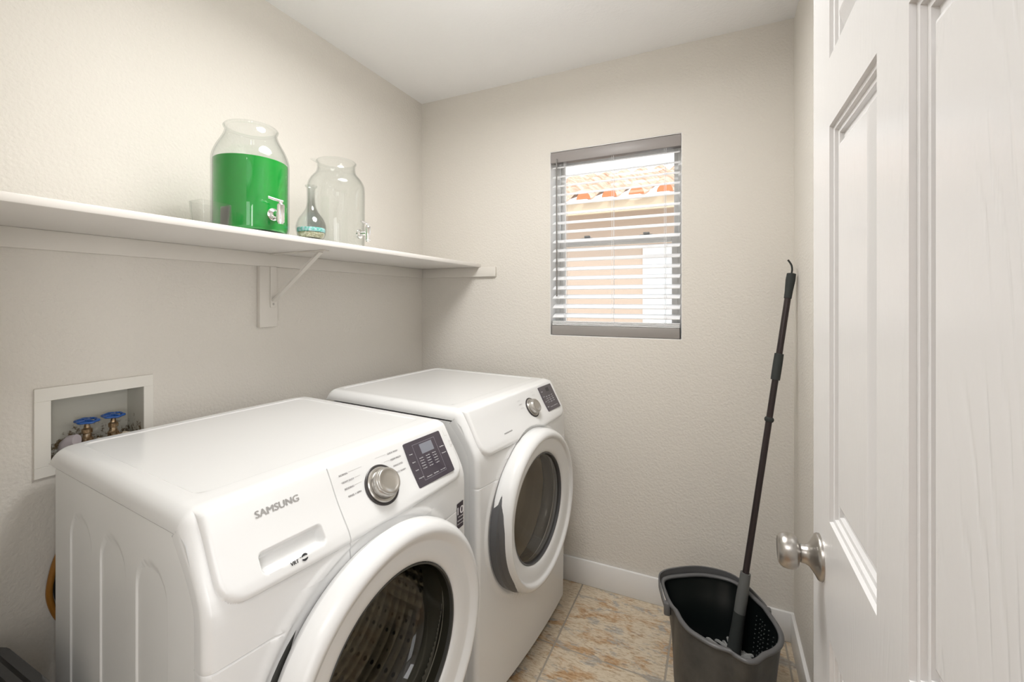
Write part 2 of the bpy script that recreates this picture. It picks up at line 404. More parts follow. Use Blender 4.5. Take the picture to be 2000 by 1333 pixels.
for x in (-.58, -.30):
    bm = bmesh.new(); bm_box(bm, (x-.03, wy-.004, zm+.018), (x+.03, wy+.016, zm+.024), .002, 1); bm_box(bm, (x-.012, wy-.008, zm+.024), (x+.016, wy+.008, zm+.034), .002, 1)
    from_bm('sash_lock', bm, mat('lock_metal', (.35,.35,.35), .4, .5), wf)

bl = empty('window_blind', ((WX0+WX1)/2, YB+.035, WZ0))
tag(bl, 'white horizontal slat blind with taupe headrail in the small window', 'window blind')
bc = bl.location
def B(x, y, z): return (x-bc.x, y-bc.y, z-bc.z)
bx0, bx1 = WX0+.006, WX1-.006
box('valance', B(bx0-.002, YB+.001, 2.004), B(bx1+.002, YB+.012, 2.055), M_val, bl, .003)
box('headrail', B(bx0, YB+.014, 2.012), B(bx1, YB+.06, 2.052), M_val, bl, .002)
zs0, pitch, ns = 1.262, .0455, 17
V = []; F = []
tilt = math.radians(22)
for k in range(ns):
    zc = zs0+pitch*k+random.uniform(-.001,.001); t = tilt
    rowsU = []; wd = .025
    prof = []
    for i in range(7):
        a = -1+2*i/6; camber = .0022*(1-a*a); prof.append((a*wd, camber+.0016))
    for i in range(7):
        a = 1-2*i/6; camber = .0022*(1-a*a); prof.append((a*wd, camber-.0016))
    off = len(V)
    for x in (bx0+.004, bx1-.004):
        for (a, c) in prof:
            # inner edge (towards the room, -y) hangs lower
            V.append(B(x, YB+.036 + a*math.cos(t) - c*math.sin(t), zc + a*math.sin(t) + c*math.cos(t)))
    n = len(prof)
    for i in range(n): F.append((off+i, off+(i+1) % n, off+n+(i+1) % n, off+n+i))
    F.append(tuple(off+i for i in range(n))); F.append(tuple(off+n+i for i in range(n)))
mesh('slats', V, F, M_slat, bl)
V = []; F = []
bm = bmesh.new()
for k in range(4): bm_box(bm, B(bx0+.004, YB+.008+.001*k, 1.2155+.0052*k), B(bx1-.004, YB+.058, 1.219+.0052*k), .001, 1)
from_bm('stacked_slats', bm, M_slat, bl)
box('bottom_rail', B(bx0+.002, YB+.004, 1.168), B(bx1-.004, YB+.058, 1.214), M_brail, bl, .004)
cords = []
for x in (-.672, -.442, -.212):
    for y in (YB+.010, YB+.061): cords.append([B(x, y, 1.215), B(x, y, 2.01)])
    cords.append([B(x+.008, YB+.009, 1.215), B(x+.008, YB+.009, 2.01)])
multi_tube('ladder_cords', cords, .0008, M_slat, bl, 6)
tube('tilt_wand', [B(-.706, YB-.004, 2.02), B(-.706, YB-.004, 1.96), B(-.704, YB-.006, 1.355)], .0033, M_wand, bl)

# ------------------------------------------------------------------ outside: neighbour house, ground
nh = empty('neighbor_house', (-1.0, 4.3, -.17)); tag(nh, 'tan stucco house with terracotta barrel tile eave seen through the window', 'house')
M_stucco = mat('stucco', (.64, .50, .40), .9); add_bump(M_stucco, 60, .5, .004)
nx = -1.0; ny = 4.3
box('wall', (-3, 0, 0), (3, .25, 2.40), M_stucco, nh)
box('fascia_board', (-3, -.34, 2.30), (3, -.31, 2.42), mat('fascia_paint', (.70,.56,.40), .7), nh)
box('soffit', (-3, -.31, 2.36), (3, 0, 2.40), mat('soffit_paint', (.80,.70,.56), .8), nh)
# barrel tiles: wavy roof rising away, stepped courses
V = []; F = []; pw_ = .235; sl = math.radians(20)
courses = 7
for c in range(courses):
    y0 = -.40+c*.33; off = len(V); nxs = 26*12
    for i in range(nxs+1):
        x = -3+i*pw_/12; ph = (x/pw_) % 1
        h = .055*abs(math.sin(PI*ph/.62)) if ph < .62 else -.022*math.sin(PI*(ph-.62)/.38)
        for (yy, dz) in ((y0, -.016), (y0, .0), (y0+.40, .0)):
            V.append((x, yy, 2.43+(yy+.40)*math.tan(sl) + h + dz + (.022 if yy == y0 else 0)))
    for i in range(nxs):
        for j in range(2): F.append((off+i*3+j, off+(i+1)*3+j, off+(i+1)*3+j+1, off+i*3+j+1))
M_tiles = mat('terracotta', (.60, .22, .11), .85); noise_color(M_tiles, 7, [(.3,(.50,.30,.20)),(.5,(.66,.45,.33)),(.7,(.74,.62,.50))], 6)
nroof = len(F)
for i in range(25):   # rounded mouths of the first course
    xc = -3+pw_*.31+i*pw_; off = len(V)
    for k in range(11):
        a = PI*k/10; V.append((xc+.066*math.cos(a), -.405, 2.425+.068*math.sin(a)))
    V.append((xc, -.405, 2.425))
    for k in range(10): F.append((off+11, off+k, off+k+1))
rt = mesh('roof_tiles', V, F, M_tiles, nh, ang=40); rt.data.materials.append(mat('terracotta_end', (.78, .22, .09), .8))
for i, f in enumerate(rt.data.polygons):
    if i >= nroof: f.material_index = 1
wn = box('window', (.36, -.02, .87), (1.6, .0, 2.03), mat('neighbor_window_frame', (.86,.86,.84), .4), nh)
box('pane', (.46, -.025, .97), (1.5, -.021, 1.93), mat('neighbor_pane', (.75,.78,.80), .1), wn)
gr = box('ground_outside', (-6, YB+.15, -.1), (6, 9, -.05), mat('gravel', (.45,.40,.34), .9)); struct(gr)

# ------------------------------------------------------------------ six-panel door, opened flat along the right wall
dr = struct(empty('door_1', (.1575, .134, 0)))
DXF = .14
def door_face(xf, sgn):
    y0, y1, z0, z1 = .134, .845, .012, 2.04
    ycols = [(.457-.202, .457), (.536, .735)]
    zrows = [(.24, .868), (1.030, 1.577), (1.671, 1.905)]
    prof = [(0,0),(.0018,.0042),(.0070,.0048),(.0088,.0085),(.0140,.0090),(.0158,.0135),(.0230,.0135),(.0370,.0040),(.0410,.0025)]
    V = []; F = []
    def add(q):
        V.append((xf-.1575+sgn*q[2], q[0]-.134, q[1])); return len(V)-1
    Y = [y0]+[v for c in ycols for v in c]+[y1]; Z = [z0]+[v for c in zrows for v in c]+[z1]
    for i in range(len(Y)-1):
        for j in range(len(Z)-1):
            if i % 2 == 1 and j % 2 == 1:
                a0, a1, b0, b1 = Y[i], Y[i+1], Z[j], Z[j+1]; prev = None
                for d, h in prof:
                    ring = [add((a0+d, b0+d, h)), add((a1-d, b0+d, h)), add((a1-d, b1-d, h)), add((a0+d, b1-d, h))]
                    if prev:
                        for k in range(4): F.append((prev[k], prev[(k+1)%4], ring[(k+1)%4], ring[k]))
                    prev = ring
                F.append(tuple(prev))
            else:
                F.append(tuple(add(q) for q in ((Y[i],Z[j],0),(Y[i+1],Z[j],0),(Y[i+1],Z[j+1],0),(Y[i],Z[j+1],0))))
    return V, F, (y0, y1, z0, z1)
V1, F1, e = door_face(.14, 1); V2, F2, e = door_face(.175, -1)
n1 = len(V1); V = V1+V2; F = F1+[tuple(i+n1 for i in f) for f in F2]
y0, y1, z0, z1 = e; k = len(V)
for x in (.14-.1575, .175-.1575):
    for (y, z) in ((y0,z0),(y1,z0),(y1,z1),(y0,z1)): V.append((x, y-.134, z))
for i in range(4): F.append((k+i, k+(i+1)%4, k+4+(i+1)%4, k+4+i))
mesh('door_slab', V, F, M_door, dr, ang=20, merge=True)
kprof = [(.0, .0),(.0328,.0),(.0328,.003),(.0315,.0052),(.027,.0075),(.0212,.0112),(.0160,.0150),(.0134,.020),(.0131,.0255),(.0124,.0262),(.0100,.0265),(.0102,.0275),(.0175,.0282),(.0218,.0300),(.0243,.0332),(.0255,.0380),(.0255,.0440),(.0245,.0490),(.0218,.0530),(.0184,.0552),(.0175,.0547),(.011,.0540),(0,.0536)]
KY, KZ = .793-.134, .951
for s, xf in ((-1, .14), (1, .175)):
    M = Matrix.Translation((xf-.1575, KY, KZ)) @ Matrix.Rotation(s*PI/2, 4, 'Y')
    kn = lathe('door_knob', kprof[:10], M_brushed, dr, 64, M, ang=50)
    lathe('knob_ball', kprof[9:], M_brushed, kn, 64, M, ang=50)
bm = bmesh.new()
bm_box(bm, (-.012, .711, KZ-.03), (.012, .7125, KZ+.03), .0005, 1); from_bm('latch_plate', bm, M_brushed, dr)
bm = bmesh.new()
for z in (.25, 1.05, 1.85): bm_box(bm, (.018, -.012, z-.045), (.030, .0, z+.045), .002, 1)
from_bm('hinges', bm, M_brushed, dr)

# ------------------------------------------------------------------ shelf with cleats, bracket
sh = empty('wall_shelf', (XL, 1.0, 1.509)); tag(sh, 'long white painted shelf along left wall holding the glass jars', 'shelf')
def R_(o, a): return tuple(a[i]-o.location[i] for i in range(3))
box('shelf_board', R_(sh, (XL, YN, 1.509)), R_(sh, (-1.1246, YB, 1.5272)), M_shelf, sh, .004)
box('side_cleat', R_(sh, (XL, YN, 1.4600)), R_(sh, (XL+.016, YB, 1.509)), M_cleat, sh, .002)
box('end_cleat', R_(sh, (XL+.016, YB-.016, 1.4590)), R_(sh, (-1.034, YB, 1.5088)), M_cleat, sh, .002)
sb = empty('shelf_bracket', (XL, 1.079, 1.238)); tag(sb, 'painted shelf bracket with diagonal metal brace under the shelf', 'bracket')
box('backing_board', R_(sb, (XL, 1.043, 1.238)), R_(sb, (XL+.018, 1.113, 1.460)), M_cleat, sb, .002)
bm = bmesh.new()
bm_box(bm, R_(sb, (XL+.018, 1.082, 1.310)), R_(sb, (XL+.022, 1.106, 1.460)), .001, 1)   # wall leg
bm_box(bm, R_(sb, (XL+.018, 1.082, 1.5045)), R_(sb, (-1.215, 1.106, 1.509)), .001, 1)   # top arm
from_bm('bracket_arms', bm, M_cleat, sb)
a = Vector(R_(sb, (XL+.024, 1.094, 1.335))); b = Vector(R_(sb, (-1.243, 1.094, 1.5045)))
d = (b-a).normalized(); nrm = Vector((-d.z, 0, d.x)); V = []
for q in (a, b):
    for (s1, s2) in ((-1,-1),(1,-1),(1,1),(-1,1)): V.append(q+nrm*s1*.0035+Vector((0, s2*.0085, 0)))
F = [(0,1,2,3),(7,6,5,4)]+[(i,(i+1)%4,4+(i+1)%4,4+i) for i in range(4)]
mesh('diagonal_brace', V, F, M_cleat, sb, False)
M = Matrix.Translation(R_(sb, (XL+.022, 1.094, 1.322))) @ Matrix.Rotation(PI/2, 4, 'Y')
lathe('screw', [(0,.002),(.003,.0018),(.0045,0)], M_silver, sb, 12, M)

# ------------------------------------------------------------------ glass jars, carafe, cup on the shelf
SZ = 1.5272
def wall_profile(outer, t=.003, base=.006):
    """closed double wall profile from an outer (r,z) list going bottom -> rim"""
    inner = [(max(r-t, 0), z) for r, z in outer if z > base]
    return [(0, 0)]+outer+[(outer[-1][0]-t*.5, outer[-1][1]+t*.5)]+inner[::-1]+[(inner[0][0]*.9, base), (0, base)]
def round_pts(pts, n=4):
    out = spline([(r, 0, z) for r, z in pts], n); return [(q.x, q.z) for q in out]
def spigot(parent, r0, zc, ang, M1=M_chrome, white=False):
    """tap at height zc on a jar of radius r0, pointing towards angle ang"""
    R = Matrix.Rotation(ang, 4, 'Z')
    def T_(*p): return R @ Vector(p)
    Ms = R @ Matrix.Translation((r0-.002, 0, zc)) @ Matrix.Rotation(PI/2, 4, 'Y')
    sp = lathe('spigot', [(0,-.004),(.0175,-.004),(.0175,.003),(.014,.006),(.009,.008),(.009,.028),(0,.028)], M1, parent, 32, Ms)
    lathe('tap_body', [(0,-.030),(.0075,-.030),(.0078,-.026),(.0105,-.024),(.0105,.022),(.009,.026),(.005,.028),(.005,.034),(0,.034)], M1, sp, 24, Matrix.Translation(T_(r0+.032, 0, zc)))
    tube('lever', [T_(r0+.033, .006, zc+.034), T_(r0+.031, -.010, zc+.036), T_(r0+.027, -.034, zc+.040)], [.0042,.0040,.0036], M1, sp, 12)
    return sp
def beverage_jar(name, loc, ang, outer):
    j = empty(name, loc)
    lathe('jar_body', wall_profile(outer, .0035, .008), M_glass, j, 72)
    spigot(j, .100, .0535, ang)
    return j
shape = [(.078,0)]+round_pts([(.086,.001),(.095,.006),(.0995,.018),(.1005,.04),(.1005,.10),(.1005,.16),(.1005,.210),(.0975,.230),(.0895,.251),(.0795,.270),(.0715,.286),(.0675,.300),(.0670,.308)], 4)+[(.0705,.310),(.0715,.313),(.0695,.316)]
j1 = beverage_jar('beverage_dispenser', (-1.245, .846, SZ), math.radians(-2), shape)
tag(j1, 'glass drink dispenser jar filled with bright green liquid, chrome spigot', 'drink dispenser')
liq = [(0,.0086)]+[(r-.0042, max(z, .0086)) for r, z in shape if z < .205]+[(.0963,.211),(.0955,.212),(0,.212)]
lathe('green_drink', liq, M_green, j1, 64); 
shape2 = [(.078,0)]+round_pts([(.086,.001),(.095,.006),(.0995,.018),(.1005,.04),(.1005,.10),(.1005,.16),(.1005,.222),(.0970,.243),(.0865,.262),(.0745,.276),(.0675,.290),(.0660,.306),(.0665,.318)], 4)+[(.0695,.320),(.0705,.3225),(.0690,.325)]
j2 = beverage_jar('beverage_dispenser', (-1.290, 1.207, SZ), math.radians(11), shape2)
tag(j2, 'empty clear glass drink dispenser jar standing behind the small carafe', 'drink dispenser')
# pouring lip of the empty jar
V = []; F = []
for i in range(9):
    a = math.radians(225+i*6-24); k = math.sin(PI*i/8)
    for (r, z) in ((.0665,.319),(.070+.020*k,.325+.003*k)): V.append((r*math.cos(a), r*math.sin(a), z))
for i in range(8): F.append((2*i, 2*i+2, 2*i+3, 2*i+1))
mesh('pouring_lip', V, F, M_glass, j2)

cf = empty('glass_carafe', (-1.173, .995, SZ)); tag(cf, 'small round-bellied glass bottle with coloured sand in the bottom', 'bottle')
cs = [(.024,0)]+round_pts([(.031,.001),(.040,.012),(.0445,.030),(.044,.048),(.037,.068),(.026,.084),(.017,.100),(.0125,.120),(.0115,.145),(.0125,.165)], 4)+[(.0175,.171),(.018,.174)]
lathe('bottle_body', wall_profile(cs, .0022, .005), M_glass, cf, 48)
def sand(name, z0, z1, m, wav):
    pr = [(r-.003, z) for r, z in cs if z0 <= z <= z1]
    pr = [(0, z0)]+pr+[(pr[-1][0]*.97, z1), (0, z1+.002)]
    lathe(name, pr, m, cf, 40)
M_s1 = mat('sand_tan', (.48,.44,.30), .9); noise_color(M_s1, 260, [(.35,(.30,.28,.18)),(.5,(.55,.52,.34)),(.65,(.75,.74,.62))], 2)
M_s2 = mat('sand_teal', (.2,.6,.55), .9); noise_color(M_s2, 160, [(.35,(.10,.50,.42)),(.5,(.30,.68,.66)),(.62,(.62,.70,.82))], 3)
sand('tan_sand', .0055, .024, M_s1, 0); sand('teal_sand', .0242, .038, M_s2, 0)

# clear plastic scoop box
cp = empty('plastic_cup', (-1.162, .682, SZ)); tag(cp, 'small clear plastic cup with notched rim left of the green jar', 'cup')
def cup():
    V = []; F = []; n = 48
    def ring(k, z, ins):
        out = []
        for i in range(n):
            a = 2*PI*i/n; c, s = math.cos(a), math.sin(a)
            x = math.copysign(abs(c)**.35, c)*(.030-ins)*k; y = math.copysign(abs(s)**.35, s)*(.039-ins)*k
            out.append((x, y, z, a))
        return out
    def top(a):    # scooped rim, dips near the +y end
        return .055-.012*math.exp(-((math.degrees(a)-62)/16)**2) - .010*math.exp(-((math.degrees(a)-118)/16)**2)
    rows = []
    for ins, zs in ((0, [0,.3,.6,.85,1]), (.002, [1,.85,.6,.3,.06])):
        for f in zs:
            rows.append([(x, y, f*top(a) if f > .1 else f*.05, a) for x, y, _, a in ring(.90+.10*f, 0, ins)])
    for r in rows: V += [(x, y, z) for x, y, z, a in r]
    for j in range(len(rows)-1):
        for i in range(n): F.append((j*n+i, j*n+(i+1)%n, (j+1)*n+(i+1)%n, (j+1)*n+i))
    F.append(tuple(range(n))); F.append(tuple((len(rows)-1)*n+i for i in range(n)))
    return V, F
V, F = cup(); mesh('cup_body', V, F, M_clearpl, cp)
box('end_tab', (-.020, .036, .001), (.020, .041, .056), M_clearpl, cp, .001)

# ------------------------------------------------------------------ washer outlet box with valves
ob = empty('outlet_box', (XL, .6, BZ0)); tag(ob, 'white plastic washer outlet box recessed in left wall, stained inside', 'outlet box')
def O_(x, y, z): return (x-XL, y-.6, z-BZ0)
bm = bmesh.new()
fy0, fy1, fz0, fz1 = .472, .7205, .899, 1.1195
for a, b in (((XL, fy0, BZ1), (XL+.006, fy1, fz1)), ((XL, fy0, fz0), (XL+.006, fy1, BZ0)), ((XL, fy0, BZ0), (XL+.006, BY0, BZ1)), ((XL, BY1, BZ0), (XL+.006, fy1, BZ1))):
    bm_box(bm, O_(*a), O_(*b), .0008, 1)
from_bm('face_plate', bm, M_boxpl, ob)
D_ = .085; V = [O_(x, y, z) for x in (XL+.001, XL-D_) for y, z in ((BY0,BZ0),(BY1,BZ0),(BY1,BZ1),(BY0,BZ1))]
V += [O_(x, y, z) for x in (XL+.001, XL-D_-.003) for y, z in ((BY0-.003,BZ0-.003),(BY1+.003,BZ0-.003),(BY1+.003,BZ1+.003),(BY0-.003,BZ1+.003))]
F = [(i, (i+1)%4, 4+(i+1)%4, 4+i) for i in range(4)]+[(4,5,6,7)]+[(8+i, 8+(i+1)%4, 12+(i+1)%4, 12+i) for i in range(4)]+[(12,13,14,15)]+[(i,(i+1)%4,8+(i+1)%4,8+i) for i in range(4)]
mesh('box_liner', V, F, M_boxin, ob, False)
def wheel(parent, c, r, tiltx):
    bm = bmesh.new(); M = Matrix.Translation(c) @ Matrix.Rotation(tiltx, 4, 'Y')
    n = 48; V = []; F = []; m_ = 8
    for i in range(n):
        a = 2*PI*i/n; rr = r*(1+.07*math.cos(6*a))
        for k in range(m_):
            b = 2*PI*k/m_; q = rr-.0032+.0042*math.cos(b); V.append(M @ Vector((q*math.cos(a), q*math.sin(a), .0032*math.sin(b))))
    for i in range(n):
        for k in range(m_): F.append((i*m_+k, ((i+1)%n)*m_+k, ((i+1)%n)*m_+(k+1)%m_, i*m_+(k+1)%m_))
    for s in range(3):
        a = 2*PI*s/3+.4; off = len(V); v, f = tube_vf([M @ Vector((0,0,.001)), M @ Vector((r*.92*math.cos(a), r*.92*math.sin(a), 0))], .0034, 8, off=off); V += v; F += f
    off = len(V); v, f = lathe_vf([(0,-.003),(.006,-.003),(.006,.004),(0,.004)], 16, M); V += v; F += [tuple(i+off for i in q) for q in f]
    o = mesh('handwheel', V, F, M_blue, parent); return o
for i, (y, ztop) in enumerate(((.588, 1.010), (.645, 1.012))):
    x = XL-.040
    Mv = Matrix.Translation(O_(x, y, 0))
    z = ztop-BZ0
    prof = [(0,z-.080),(.009,z-.080),(.0095,z-.062),(.013,z-.060),(.013,z-.046),(.0095,z-.043),(.0085,z-.034),(.0115,z-.032),(.0115,z-.022),(.007,z-.019),(.0055,z-.010),(.0040,z-.008),(.0038,z+.003),(0,z+.003)]
    vv = lathe('valve', prof, M_brass, ob, 8 if i else 12, Matrix.Translation((x-XL, y-.6, 0)), ang=30)
    wheel(vv, (x-XL, y-.6, z), .0245, math.radians(6))
    # side outlet towards the room and right, with hose coupling
    p0 = Vector((x-XL, y-.6, z-.056)); dirn = Vector((.55, .80, -.22)).normalized()
    tube('valve_outlet', [p0, p0+dirn*.020], .0085, M_brass, vv, 16)
    tube('hose_coupling', [p0+dirn*.018, p0+dirn*.020, p0+dirn*.034, p0+dirn*.036], [.010,.0125,.0125,.010], M_beige, vv, 12)
    lab = ('braided beige hose leading out of the left blue-wheel valve', 'braided beige hose leading out of the right blue-wheel valve')[i]
    q = [Vector((XL, .6, BZ0))+p0+dirn*.034, Vector((XL, .6, BZ0))+p0+dirn*.07]
    q2 = spline([q[0], q[1], (XL+.050, y+.060, .90), (XL+.050, y+.075, .84)], 6)
    tag(tube('water_hose', q2, .0075, M_beige, None, 12), lab, 'hose')
# drain standpipe elbow, lilac grey rubber
dh = O_(XL-.035, .545, .955)
tube('drain_connector', [O_(XL-.035, .545, .926), O_(XL-.035, .545, .945), O_(XL-.035, .548, .958), O_(XL-.03, .553, .966), O_(XL-.02, .560, .968)], [.016,.017,.018,.017,.0155], mat('drain_rubber', (.52,.47,.50), .5), ob, 20)
# drain hose loop hanging behind the washer
pts = spline([(XL+.030, .640, .86), (XL+.022, .570, .79), (XL+.020, .516, .715), (XL+.020, .4955, .640), (XL+.020, .4975, .585), (XL+.020, .522, .525), (XL+.022, .580, .47)], 8)
tag(tube('inlet_hose', pts, .0066, M_hose, None, 14), 'amber brown hose looping out behind the left side of the front machine', 'hose')
pts = spline([(XL+.028, .650, .82), (XL+.020, .590, .77), (XL+.020, .530, .705), (XL+.020, .5095, .640), (XL+.020, .5115, .590), (XL+.020, .536, .538), (XL+.020, .600, .49)], 8)
tag(tube('drain_hose', pts, .0065, M_hoseb, None, 14), 'black hose curving inside the amber hose beside the front machine', 'hose')

# ------------------------------------------------------------------ laundry machines
YW = .6865; VC = -.3405            # width, centre (local: u depth from back, v sideways, origin back right top corner)
DU, DV = -.36, .3405               # mesh offset so the empty sits at base centre
PROF = [(.984,.632),(.9838,.640),(.9815,.648),(.977,.655),(.970,.661),(.945,.675),(.90,.698),(.855,.7215),(.835,.7270),(.815,.7285),(.74,.7290),(.50,.729),(.03,.722)]
def base_curve():
    # dense arc-length samples of (u,z)
    pts = [Vector((u, 0, z)) for z, u in PROF]; out = [pts[0]]
    for i in range(len(pts)-1):
        n = max(1, int((pts[i+1]-pts[i]).length/.002))
        for k in range(1, n+1): out.append(pts[i].lerp(pts[i+1], k/n))
    # smooth upper part
    for _ in range(6):
        o2 = out[:]
        for i in range(1, len(out)-1): o2[i] = (out[i-1]+out[i]*2+out[i+1])/4
        out = o2
    S = [0]
    for i in range(1, len(out)): S.append(S[-1]+(out[i]-out[i-1]).length)
    return out, S
BC, BS = base_curve()
import bisect
def curve_at(s):
    i = max(1, min(len(BS)-1, bisect.bisect_left(BS, s))); t = (s-BS[i-1])/max(1e-9, BS[i]-BS[i-1])
    p = BC[i-1].lerp(BC[i], max(0, min(1, t))); a = BC[max(0, i-3)]; b = BC[min(len(BC)-1, i+2)]; d = (b-a).normalized()
    return p, Vector((-d.z, 0, d.x))           # outward normal
def s_at_z(z):
    for i in range(1, len(BC)):
        if BC[i].z <= z: 
            t = (BC[i-1].z-z)/max(1e-9, BC[i-1].z-BC[i].z); return BS[i-1]+t*(BS[i]-BS[i-1])
    return BS[-1]
DC = (-.350, .570)   # door centre (v,z)
def rrect(x, y, x0, x1, y0, y1, r):
    qx = abs(x-(x0+x1)/2)-(x1-x0)/2+r; qy = abs(y-(y0+y1)/2)-(y1-y0)/2+r
    return -(math.hypot(max(qx,0), max(qy,0))+min(max(qx,qy),0)-r)      # positive inside
V0, V1_ = VC-YW/2, VC+YW/2
def surf(v, s, washer=True, raw=False):
    p, n = curve_at(s); z = p.z
    e = min(v-V0, V1_-v)
    disp = 0
    rr = math.hypot(v-DC[0]-(.008 if washer else 0), z-DC[1]+(.012 if washer else 0))
    # fascia plate, cut back round the door
    if z > .78:
        zz = z if z < .975 else .975
        sd = rrect(v, zz, V0+.020, V1_-.020, .834, 1.3, .045)
        t = max(0, min(1, sd/.012)); disp += .0105*math.sqrt(max(0, 1-(1-t)**2))*ss(.984-z, .0, .016)*ss(rr, *((.275, .283) if washer else (.281, .289)))
        if -.004 < sd < 0: disp -= .0022*(1-abs(sd+.002)/.002)*ss(rr, .30, .31)*ss(e, .066, .090)
    if rr < .31 and z < .90: disp = max(disp, .0045*ss(rr, *((.275, .283) if washer else (.281, .289)))*ss(.303-rr, 0, .010)*ss(.90-z, 0, .03))
    if washer and z > .78:
        # seam of dispenser drawer
        sx = -.421
        if z < .968: disp -= .004*max(0, 1-abs(v-sx)/.0013)
        # finger recess
        sd = rrect(v, z, -.595, -.470, .8560, .8885, .009)
        disp -= .019*ss(sd, -.001, .009)
    # horizontal seam in the lower front
    disp -= .0022*max(0, 1-abs(z-.745)/.0022)*(1 if rr > .29 else 0)
    bul = .018*(1-(2*(v-VC)/YW)**2)*ss(.93-z, 0, .14)
    r = .034-(.034-.016)*ss(.975-z, 0, .10)
    edge = (r-math.sqrt(max(0, r*r-(r-e)**2))) if e < r else 0
    q = p + n*(disp-edge) + Vector((bul, 0, 0))
    if z > .975:   # round vertically near the lid
        pass
    return Vector((q.x+DU, v+DV, q.z)) if not raw else q
def lines(a, b, step, dense=()):
    L = [a]; n = max(1, round((b-a)/step)); L = [a+(b-a)*i/n for i in range(n+1)]
    for c, offs in dense: L += [c+o for o in offs if a < c+o < b]
    L = sorted(L); out = [L[0]]
    for x in L[1:]:
        if x-out[-1] > .00035: out.append(x)
    out[-1] = b
    return out
EDG = [0,.0008,.0018,.003,.0046,.0065,.009,.012,.0155,.0195,.024,.029,.034]
vlines = lines(V0, V1_, .0034, [(V0, EDG), (V1_, [-x for x in EDG]), (V0+.020, [0,.001,.0022,.0035,.005,.0075,.010,.0125]), (V1_-.020, [-q for q in (0,.001,.0022,.0035,.005,.0075,.010,.0125)]), (-.421, [-.003,-.0013,-.0006,0,.0006,.0013,.003]), (-.595,[-.001,.001,.003,.005,.007,.009]), (-.470,[.001,-.001,-.003,-.005,-.007,-.009])])
vlines = [V0-.001]+vlines+[V1_+.001]
def surf_sk(v, s, washer):
    if v < V0-1e-6 or v > V1_+1e-6:      # flange turned in behind the side sheet
        vv = V0 if v < V0 else V1_; p, n = curve_at(s); q = surf(vv, s, washer)-n*.035
        q.y += .0018 if v < V0 else -.0018; return q
    return surf(v, s, washer)
s_split = s_at_z(.800); s_seam = s_at_z(.970)
slines_top = lines(0, s_split, .0028, [(s_at_z(.834), [-.012,-.009,-.0065,-.0045,-.003,-.0015,0,.0015,.003]), (s_at_z(.8885), [-.001,.001,.003,.005,.008]), (s_at_z(.8560), [.001,-.001,-.003,-.005,-.008])])
zsplit = curve_at(s_split)[0].z
slines_low = lines(s_split, BS[-1], .009, [(s_at_z(.745), [-.0022,-.0011,0,.0011,.0022])])

def fascia_frame(v, z, lift=.0006, washer=False):
    """matrix whose x = right (+v), y = up along the slope, z = outwards, at the fascia surface"""
    s = s_at_z(z); q = surf(v, s, False); p, n = curve_at(s)
    n = (surf(v+.002, s, False)-surf(v-.002, s, False)).cross(surf(v, s-.004, False)-surf(v, s+.004, False)).normalized()
    if n.x < 0: n = -n
    x = Vector((0,1,0)); x = (x-n*x.dot(n)).normalized(); y = n.cross(x)
    M = Matrix(((x.x,y.x,n.x,q.x+n.x*lift),(x.y,y.y,n.y,q.y+n.y*lift),(x.z,y.z,n.z,q.z+n.z*lift),(0,0,0,1)))
    return M

def side_umax(z):
    pts = [(.03,.7135),(.82,.7135),(.850,.7080),(.934,.6640),(.944,.6480)]
    for i in range(len(pts)-1):
        if z <= pts[i+1][0]:
            t = (z-pts[i][0])/(pts[i+1][0]-pts[i][0]); return pts[i][1]+t*(pts[i+1][1]-pts[i][1])
    return pts[-1][1]
def side_mesh():
    us = lines(0, 1, .0045, [((c+q-.048)/.6655, [i*.0015/.6655 for i in range(-3, 4)]) for c in (.204, .372, .540) for q in (-.062, .062)]); zs = lines(.03, .944, .0065, [(.85,[0]),(.934,[0])])
    def f(a, z):
        u = .048+a*(side_umax(z)-.048); d = 0
        for c in (.204, .372, .540):
            ztop = .868; hw = .062
            if z < ztop-.062: sd = hw-abs(u-c)
            else: sd = hw-math.hypot(u-c, (z-(ztop-.062)))
            sd = min(sd, z-.10)
            d = min(d, -.0028*ss(sd, -.001, .0035))
        return (u+DU, V0+.001-d+DV, z)
    return grid(us, zs, f)
